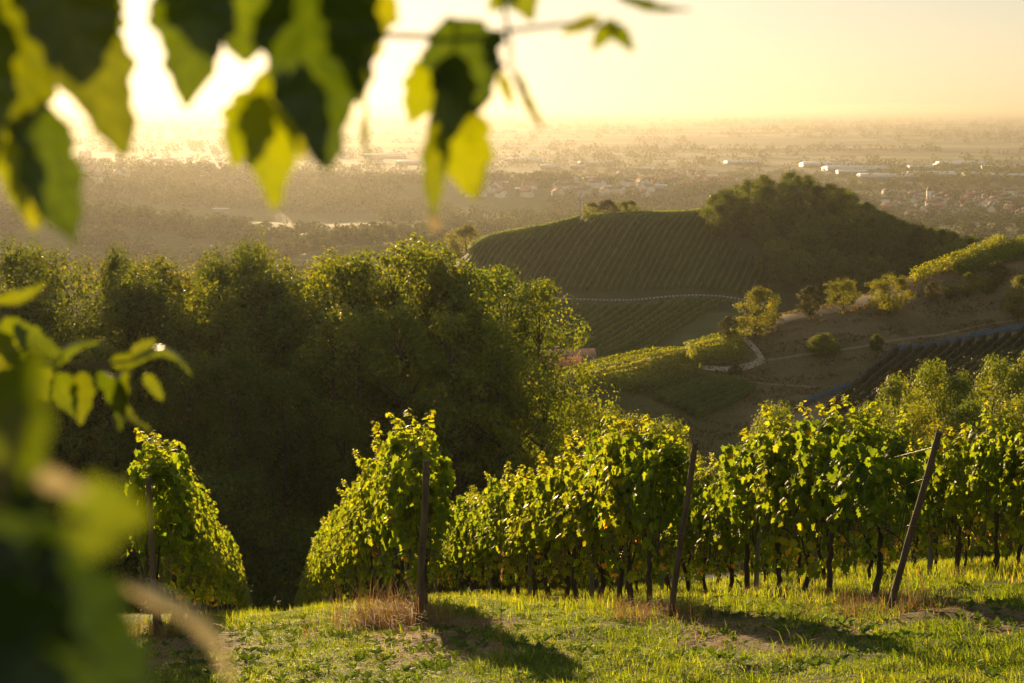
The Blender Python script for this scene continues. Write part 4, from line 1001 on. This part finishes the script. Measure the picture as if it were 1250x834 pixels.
HALLS = [(1172, 203, 52, 4, 'long white hall, upper left of the pair at right on the plain'), (1212, 207, 26, 3, 'white hall stepped off the right end of the longest hall'), (1228, 218, 40, 5, 'white hall at the right edge beside the tree belt'),
         (1010, 204, 60, 4, 'long pale hall rising just above the knoll'), (1044, 209, 70, 4, 'wide white hall above the right shoulder of the knoll'), (1040, 213, 34, 4, 'pale box hall nearest above the knoll shoulder'),
         (1125, 207, 30, 2, 'small pale hall left of the longest white hall'), (1135, 216, 55, 3, 'long thin pale hall below the longest white hall'), (1080, 219, 60, 3, 'grey hall in the middle of the estate'), (1195, 216, 34, 3, 'pale hall between the estate and the right edge'),
         (905, 201, 36, 2, 'thin pale hall beyond the left side of the knoll'), (873, 219, 28, 3, 'pale hall left of the knoll top'), (1105, 228, 14, 4, 'small white cube hall above the village'),
         (722, 202, 30, 3, 'white hall in the middle of the hazy estate'), (740, 201, 22, 3, 'bright hall just right of the middle hazy one'), (785, 209, 18, 3, 'left white hall of the pair above the hill'), (808, 210, 22, 3, 'right white hall of the pair above the hill'), (705, 206, 18, 2, 'small hall left of the hazy estate'),
         (640, 198, 40, 3, 'long hall right of the hanging leaf'), (672, 206, 24, 2, 'thin hall beneath the long one right of hanging leaf'), (720, 222, 16, 3, 'white hall at the edge of the valley town'), (748, 233, 20, 4, 'bright white hall at the near right side of the town'), (800, 232, 26, 3, 'white hall right of the valley town'), (640, 236, 22, 4, 'white hall at the left front of the town'), (612, 228, 16, 3, 'small white hall among the town houses'),
         (200, 197, 26, 3, 'bright hall below the sun glow'), (245, 203, 30, 3, 'white hall right of the sun glow'), (130, 206, 22, 2, 'pale hall left of the sun glow'), (300, 196, 24, 2, 'pale hall in glare behind the big leaf'), (470, 193, 50, 3, 'long hall between the two leaf clusters'), (500, 201, 30, 2, 'short hall between the two leaf clusters'), (350, 222, 22, 2, 'small hall beneath the bright hanging leaf'), (270, 262, 16, 3, 'white farm shed among the low wooded hills'), (872, 245, 10, 4, 'tiny white building just left of the knoll')]
for hh in HALLS: hall(*hh)
# farmhouse with a red roof half hidden behind the sunlit tree
Y = 262; p = at(652, 445, Y); z = float(h(p[0], Y))
for (px, py, Yh, hm, sc, rz, lab) in [(655, 437, 255, 3, 1.15, .15, 'red tiled farmhouse half hidden behind the sunlit tree'), (684, 446, 250, 1, .9, .5, 'small red roofed barn right of the farmhouse')]:
    top = at(px, py - 8, Yh); zg = top[2] - (9.8 if hm == 3 else 8.2) * sc
    r = thing('farmhouse', (top[0], top[1], zg), lab, 'farmhouse', None, rz, sc)
    obj('wall', HOUSE[hm][0], M['wall_white'], r); obj('roof', HOUSE[hm][1], M['roof_red'], r)
    for c, sz_ in HOUSE[hm][2]:
        w = Geo(); w.box(c, sz_); obj('window', w.mesh('window'), M['window'], r)
# lattice mast behind the hill crest
def mast(px, py0, py1, Y, label):
    a = at(px, py1, Y); zb = float(h(a[0], Y)); top = at(px, py0, Y)[2]; Hm = top - zb; g = Geo(); w = 1.6
    cs = [(w * math.cos(q), w * math.sin(q)) for q in (.5, .5 + 2.1, .5 + 4.2)]
    for c in cs: g.tube([(c[0], c[1], -1), (c[0] * .25, c[1] * .25, Hm)], .18, 4)
    nb = 14
    for k in range(nb):
        z0 = Hm * k / nb; z1 = Hm * (k + 1) / nb; f0 = 1 - .75 * k / nb; f1 = 1 - .75 * (k + 1) / nb
        for i in range(3):
            c, d = cs[i], cs[(i + 1) % 3]; g.tube([(c[0] * f0, c[1] * f0, z0), (d[0] * f1, d[1] * f1, z1)], .09, 3)
    r = thing('radio_mast', (a[0], a[1], zb), label, 'mast'); obj('lattice', g.mesh('lattice'), M['steel'], r)
    g = Geo(); g.tube([(0, 0, Hm - .5), (0, 0, Hm + 5)], .12, 5); obj('antenna', g.mesh('antenna'), M['steel'], r)
mast(708, 240, 262, 900, 'thin lattice mast beyond the left crest of the vineyard hill')

# ------------------------------------------------------------------ far woods on the low hills and the plain
def small_tree_proto(seed, H, R, n, leaf):
    rs = np.random.RandomState(seed); d = rnd_dir(n, rs); d[:, 2] = np.abs(d[:, 2]) * 1.0 - .15
    P = d * np.array([R, R, H * .8]) * rs.uniform(.75, 1.05, (n, 1)) * (1 + .2 * np.sin(d[:, :1] * 5 + seed)); P[:, 2] += H * .18
    V, F, a = stamp(RH_V, RH_F, frames(d + rnd_dir(n, rs) * .5, rnd_dir(n, rs)), P, leaf * rs.uniform(.7, 1.3, n), rs.rand(n)); return V, F, a
def forest(name, P, H, label, n=70, seed=0, mat='far_leaf', leaf=.27):
    rs = np.random.RandomState(seed); protos = [small_tree_proto(seed + i, 1.0, .6, n, leaf) for i in range(4)]
    pick = rs.randint(4, size=len(P)); g = Geo()
    for i in range(4):
        m = pick == i; Q = P[m]; Hs = H[m]; N = len(Q)
        if not N: continue
        an = rs.uniform(0, 6.28, N); R = np.zeros((N, 3, 3)); R[:, 0, 0] = np.cos(an); R[:, 0, 1] = -np.sin(an); R[:, 1, 0] = np.sin(an); R[:, 1, 1] = np.cos(an); R[:, 2, 2] = 1
        V, F, a = protos[i]; VV, FF, _ = stamp(V, F, R, Q, np.stack([Hs * rs.uniform(.8, 1.4, N)] * 2 + [Hs], -1), np.zeros(N))
        g.add(VV, FF, np.clip(np.tile(a, N) * .6 + np.repeat(rs.rand(N), len(V)) * .4, 0, 1))
    tag(obj(name, g.mesh(name), M[mat]), label, 'wood', kind='stuff')
rs = np.random.RandomState(99)
def scatter(n, y0, y1, u0, u1, thr, sc, seed, power=1.0):
    Y = np.exp(rs.uniform(math.log(y0), math.log(y1), n)); X = rs.uniform(u0, u1, n) * Y
    k = fbm(X / sc, Y / (sc * .45), seed) > thr; X, Y = X[k], Y[k]
    return np.stack([X, Y, h(X, Y) - .5], -1)
P = np.concatenate([scatter(6000, 640, 2600, -.52, .04, .50, 260, 7), scatter(700, 1900, 2600, -.30, -.08, .40, 150, 8)]); forest('far_woodland', P, rs.uniform(12, 21, len(P)), 'hazy mass of woods on the low hills at left', 130, 1, leaf=.19)
P = np.concatenate([scatter(3600, 1500, 3400, .02, .50, .45, 150, 17), scatter(900, 700, 1500, .27, .50, .30, 90, 19), scatter(900, 620, 1500, -.02, .12, .40, 90, 23)]); forest('valley_trees', P, rs.uniform(8, 15, len(P)), 'hazy tree clumps round the villages of the valley', 90, 2, leaf=.22)
P = scatter(9000, 2600, 16000, -.50, .50, .50, 600, 27); forest('plain_woods', P, rs.uniform(11, 20, len(P)) * (1 + P[:, 1] / 9000.), 'thin dark belts of woods across the hazy plain', 22, 3)
# vineyards on a low hill far behind the wood
for j in range(14):
    pts = []
    for t in np.linspace(0, 1, 12):
        X = -.13 * 1000 + t * 110; Y = 930 + j * 9 + 25 * math.sin(t * 2.5); pts.append((X, Y, 0))
    hedge_row('vine_row', pts, M['hill_vine'], nth(j + 1) + ' row from the front in the far vineyard behind the dark wood', 'far vine rows behind the wood', 2.4, 2.4, 3, .9, .3, seed=j + 900, step=2)

# ------------------------------------------------------------------ blurred leaves close to the camera
def near_leaf(a, b, wpx, Yd, v=.5, curl=.15, tilt=0., seed=0, dY=0.0, mat=None, twist=0.):
    """blade from stalk point a to tip b (picture positions at distance Yd); width in the same units"""
    rs = np.random.RandomState(seed); A = at(a[0], a[1], Yd); Bp = at(b[0], b[1], Yd + dY); L = np.linalg.norm(Bp - A); W = wpx * Yd / FPX
    ax = nrmz(Bp - A); view = nrmz((A + Bp) / 2); sd = nrmz(np.cross(ax, view)); nrm = np.cross(sd, ax)
    c, s = math.cos(tilt), math.sin(tilt); sd, nrm = sd * c + nrm * s, nrm * c - sd * s
    nu, nv = 60, 24; V = []; A_ = []
    for i in range(nu + 1):
        t = i / nu
        w = W / 2 * (math.sin(math.pi * t ** .72) ** .75) * (1 - .12 * t) if 0 < t < 1 else 0
        w *= 1 + .10 * math.sin(t * 22 + seed) + .05 * math.sin(t * 51 + seed * 2)
        for j in range(nv + 1):
            q = -1 + 2 * j / nv
            asym = 1 + .14 * math.sin(seed * 1.7) * (1 if q > 0 else -1)
            off = q * w * asym
            sv = (t * 7.5 - abs(q) * 1.1 + .15 * math.sin(q * 5)) % 1.0
            vein = max(math.exp(-(q / .045) ** 2), .75 * math.exp(-((sv - .5) / .09) ** 2)) if 0 < t < 1 else 0
            A_.append(min(1, max(0, v + .22 * vein - .16 * math.exp(-(sv - .02) ** 2 / .05) * .6 + .18 * (float(vnoise(t * 5 + seed, q * 3, seed)) - .5))))
            bend = curl * L * (math.sin(t * math.pi) * .6 - abs(q) ** 1.5 * .35 * w / (W / 2 + 1e-6) * W / L * 1.2) + .05 * W * math.sin(t * 9 + q * 2 + seed) * abs(q) + .018 * W * math.sin(t * 40) * abs(q)
            V.append(A + ax * (t * L + abs(q) * .06 * L * (1 - t)) + sd * off + nrm * bend)
    F = [(i * (nv + 1) + j, i * (nv + 1) + j + 1, (i + 1) * (nv + 1) + j + 1, (i + 1) * (nv + 1) + j) for i in range(nu) for j in range(nv)]
    V = np.array(V)
    return V, F, np.array(A_)
def leafy(name, base, label, cat, stems, leaves):
    base = np.array(base); t = thing(name, base, label, cat)
    for pts, r, Yd in stems:
        g = Geo(); P = []
        for q in pts:
            Yq = q[2] if len(q) > 2 else Yd; P.append(at(q[0], q[1], Yq) - base)
        P = np.array(P); 
        tt = np.linspace(0, len(P) - 1, len(P) * 4); P2 = np.stack([np.interp(tt, range(len(P)), P[:, k]) for k in range(3)], -1)
        for _ in range(3): P2[1:-1] = (P2[:-2] + 2 * P2[1:-1] + P2[2:]) / 4
        g.tube(P2, np.linspace(r, r * .6, len(P2)), 7); obj('stem', g.mesh('stem', True), M['twig'], t)
    for i, lf in enumerate(leaves):
        V, F, v = near_leaf(*lf[:4], **{k: x for k, x in lf[4].items() if k != 'mat'}, seed=i * 3 + 1)
        g = Geo(); g.add(V - base, F, v); o = obj('leaf', g.mesh('leaf', True), M[lf[4].get('mat', 'near_leaf')], t)
    return t
U = lambda a, b, w, Y, **k: (a, b, w, Y, k)  # v sets leaf tone; low v also paints in shade from other leaves
leafy('leafy_branch', at(60, -120, 1.15), 'blurred leafy branch hanging into the top left corner before the sun', 'branch',
      [([(-160, -60, 1.2), (0, -90, 1.2), (120, -70, 1.15), (250, -75, 1.12), (400, -80, 1.1)], .006, 1.1)],
      [U((45, -90), (155, 192), 120, 1.10, v=.35, tilt=.3), U((0, -60), (25, 175), 130, 1.12, v=.3, tilt=-.2, dY=.03), U((-50, -40), (-15, 210), 120, 1.05, v=.4),
       U((52, 118), (92, 302), 88, 1.05, v=.22, tilt=.5, dY=-.02), U((30, 130), (42, 285), 62, 1.15, v=.85, tilt=-.2), U((-8, 120), (30, 268), 50, 1.18, v=.7),
       U((70, -80), (108, 95), 130, 1.2, v=.5, tilt=.2), U((240, -90), (226, 132), 112, 1.10, v=.3, tilt=-.35), U((300, -110), (300, 78), 130, 1.14, v=.35, tilt=.2),
       U((215, -60), (262, 70), 80, 1.2, v=.6), U((372, -90), (398, 210), 150, 1.05, v=.12, tilt=.25, dY=.03), U((448, -80), (438, 95), 80, 1.2, v=.9),
       U((335, 70), (335, 258), 84, 1.15, v=.95, tilt=.35), U((345, 60), (370, 198), 52, 1.2, v=.9, tilt=-.2), U((318, 105), (285, 205), 60, 1.2, v=.8),
       U((400, -60), (440, 130), 90, 1.12, v=.25, tilt=-.4), U((447, 120), (453, 208), 16, 1.3, v=.4, tilt=1.0)])
leafy('leafy_twig', at(520, -60, 1.25), 'blurred twig with hanging leaves at top centre of the view', 'twig',
      [([(440, 42, 1.3), (500, 44, 1.3), (560, 46, 1.27), (620, 38, 1.25), (700, 28, 1.25), (745, 32, 1.25)], .0028, 1.25), ([(606, -80), (612, 0), (622, 40), (624, 90), (640, 110)], .0022, 1.25), ([(548, 20), (548, 60), (545, 110)], .002, 1.25), ([(560, -90), (640, -40), (735, -10), (800, 2)], .002, 1.3)],
      [U((545, 18), (582, 140), 108, 1.22, v=.15, tilt=.3), U((532, 66), (500, 152), 54, 1.3, v=.95, tilt=.1), U((548, 112), (582, 246), 82, 1.28, v=.95, tilt=-.25), U((548, 110), (531, 272), 40, 1.25, v=.5, tilt=.5),
       U((556, 60), (548, 175), 60, 1.2, v=.25, tilt=-.3), U((628, 84), (668, 165), 15, 1.25, v=.3, tilt=.6), U((608, 85), (626, 132), 15, 1.28, v=.7), U((638, -30), (596, 14), 34, 1.25, v=.7), U((630, -40), (650, 26), 48, 1.25, v=.6, tilt=.3),
       U((735, 20), (684, 42), 18, 1.25, v=.7), U((752, 22), (722, 62), 26, 1.25, v=.6, tilt=.4), U((742, 28), (774, 64), 22, 1.25, v=.5, tilt=-.3), U((748, -4), (845, 12), 14, 1.3, v=.2, tilt=.6), U((590, 30), (600, 100), 34, 1.27, v=.2),
       U((530, 262), (532, 284), 16, 1.25, v=.3, mat='pale_leaf')])
leafy('leafy_shoot', at(-30, 470, 1.9), 'shoot of glossy curled leaves reaching in from the left edge', 'shoot',
      [([(-60, 470), (0, 440), (70, 448), (120, 446), (165, 440)], .004, 1.9), ([(-40, 440), (0, 390), (20, 375)], .003, 1.9)],
      [U((-12, 372), (56, 345), 20, 1.9, v=0.58, tilt=.4, curl=.45), U((0, 385), (30, 440), 42, 1.9, v=0.50, tilt=.2), U((15, 395), (78, 436), 36, 1.9, v=0.40, tilt=.5), U((-10, 400), (14, 470), 50, 1.85, v=0.58),
       U((66, 448), (122, 418), 22, 1.9, v=0.50, tilt=.8, curl=-.4), U((158, 432), (192, 414), 16, 1.9, v=0.43, mat='near_leaf', tilt=.3), U((160, 438), (234, 458), 20, 1.88, v=0.54, curl=-.6, tilt=.9), U((130, 445), (182, 438), 22, 1.9, v=0.43, tilt=-.5),
       U((150, 446), (184, 526), 34, 1.9, v=0.36, tilt=.9, curl=.6), U((120, 448), (146, 526), 36, 1.9, v=0.29, tilt=-.7, curl=.5), U((100, 450), (98, 520), 30, 1.95, v=0.32), U((175, 455), (200, 490), 18, 1.9, v=0.50, tilt=.3),
       U((70, 452), (92, 510), 36, 1.95, v=0.43, tilt=.3), U((40, 440), (60, 490), 44, 1.95, v=0.50), U((10, 440), (22, 520), 60, 1.9, v=0.36)])
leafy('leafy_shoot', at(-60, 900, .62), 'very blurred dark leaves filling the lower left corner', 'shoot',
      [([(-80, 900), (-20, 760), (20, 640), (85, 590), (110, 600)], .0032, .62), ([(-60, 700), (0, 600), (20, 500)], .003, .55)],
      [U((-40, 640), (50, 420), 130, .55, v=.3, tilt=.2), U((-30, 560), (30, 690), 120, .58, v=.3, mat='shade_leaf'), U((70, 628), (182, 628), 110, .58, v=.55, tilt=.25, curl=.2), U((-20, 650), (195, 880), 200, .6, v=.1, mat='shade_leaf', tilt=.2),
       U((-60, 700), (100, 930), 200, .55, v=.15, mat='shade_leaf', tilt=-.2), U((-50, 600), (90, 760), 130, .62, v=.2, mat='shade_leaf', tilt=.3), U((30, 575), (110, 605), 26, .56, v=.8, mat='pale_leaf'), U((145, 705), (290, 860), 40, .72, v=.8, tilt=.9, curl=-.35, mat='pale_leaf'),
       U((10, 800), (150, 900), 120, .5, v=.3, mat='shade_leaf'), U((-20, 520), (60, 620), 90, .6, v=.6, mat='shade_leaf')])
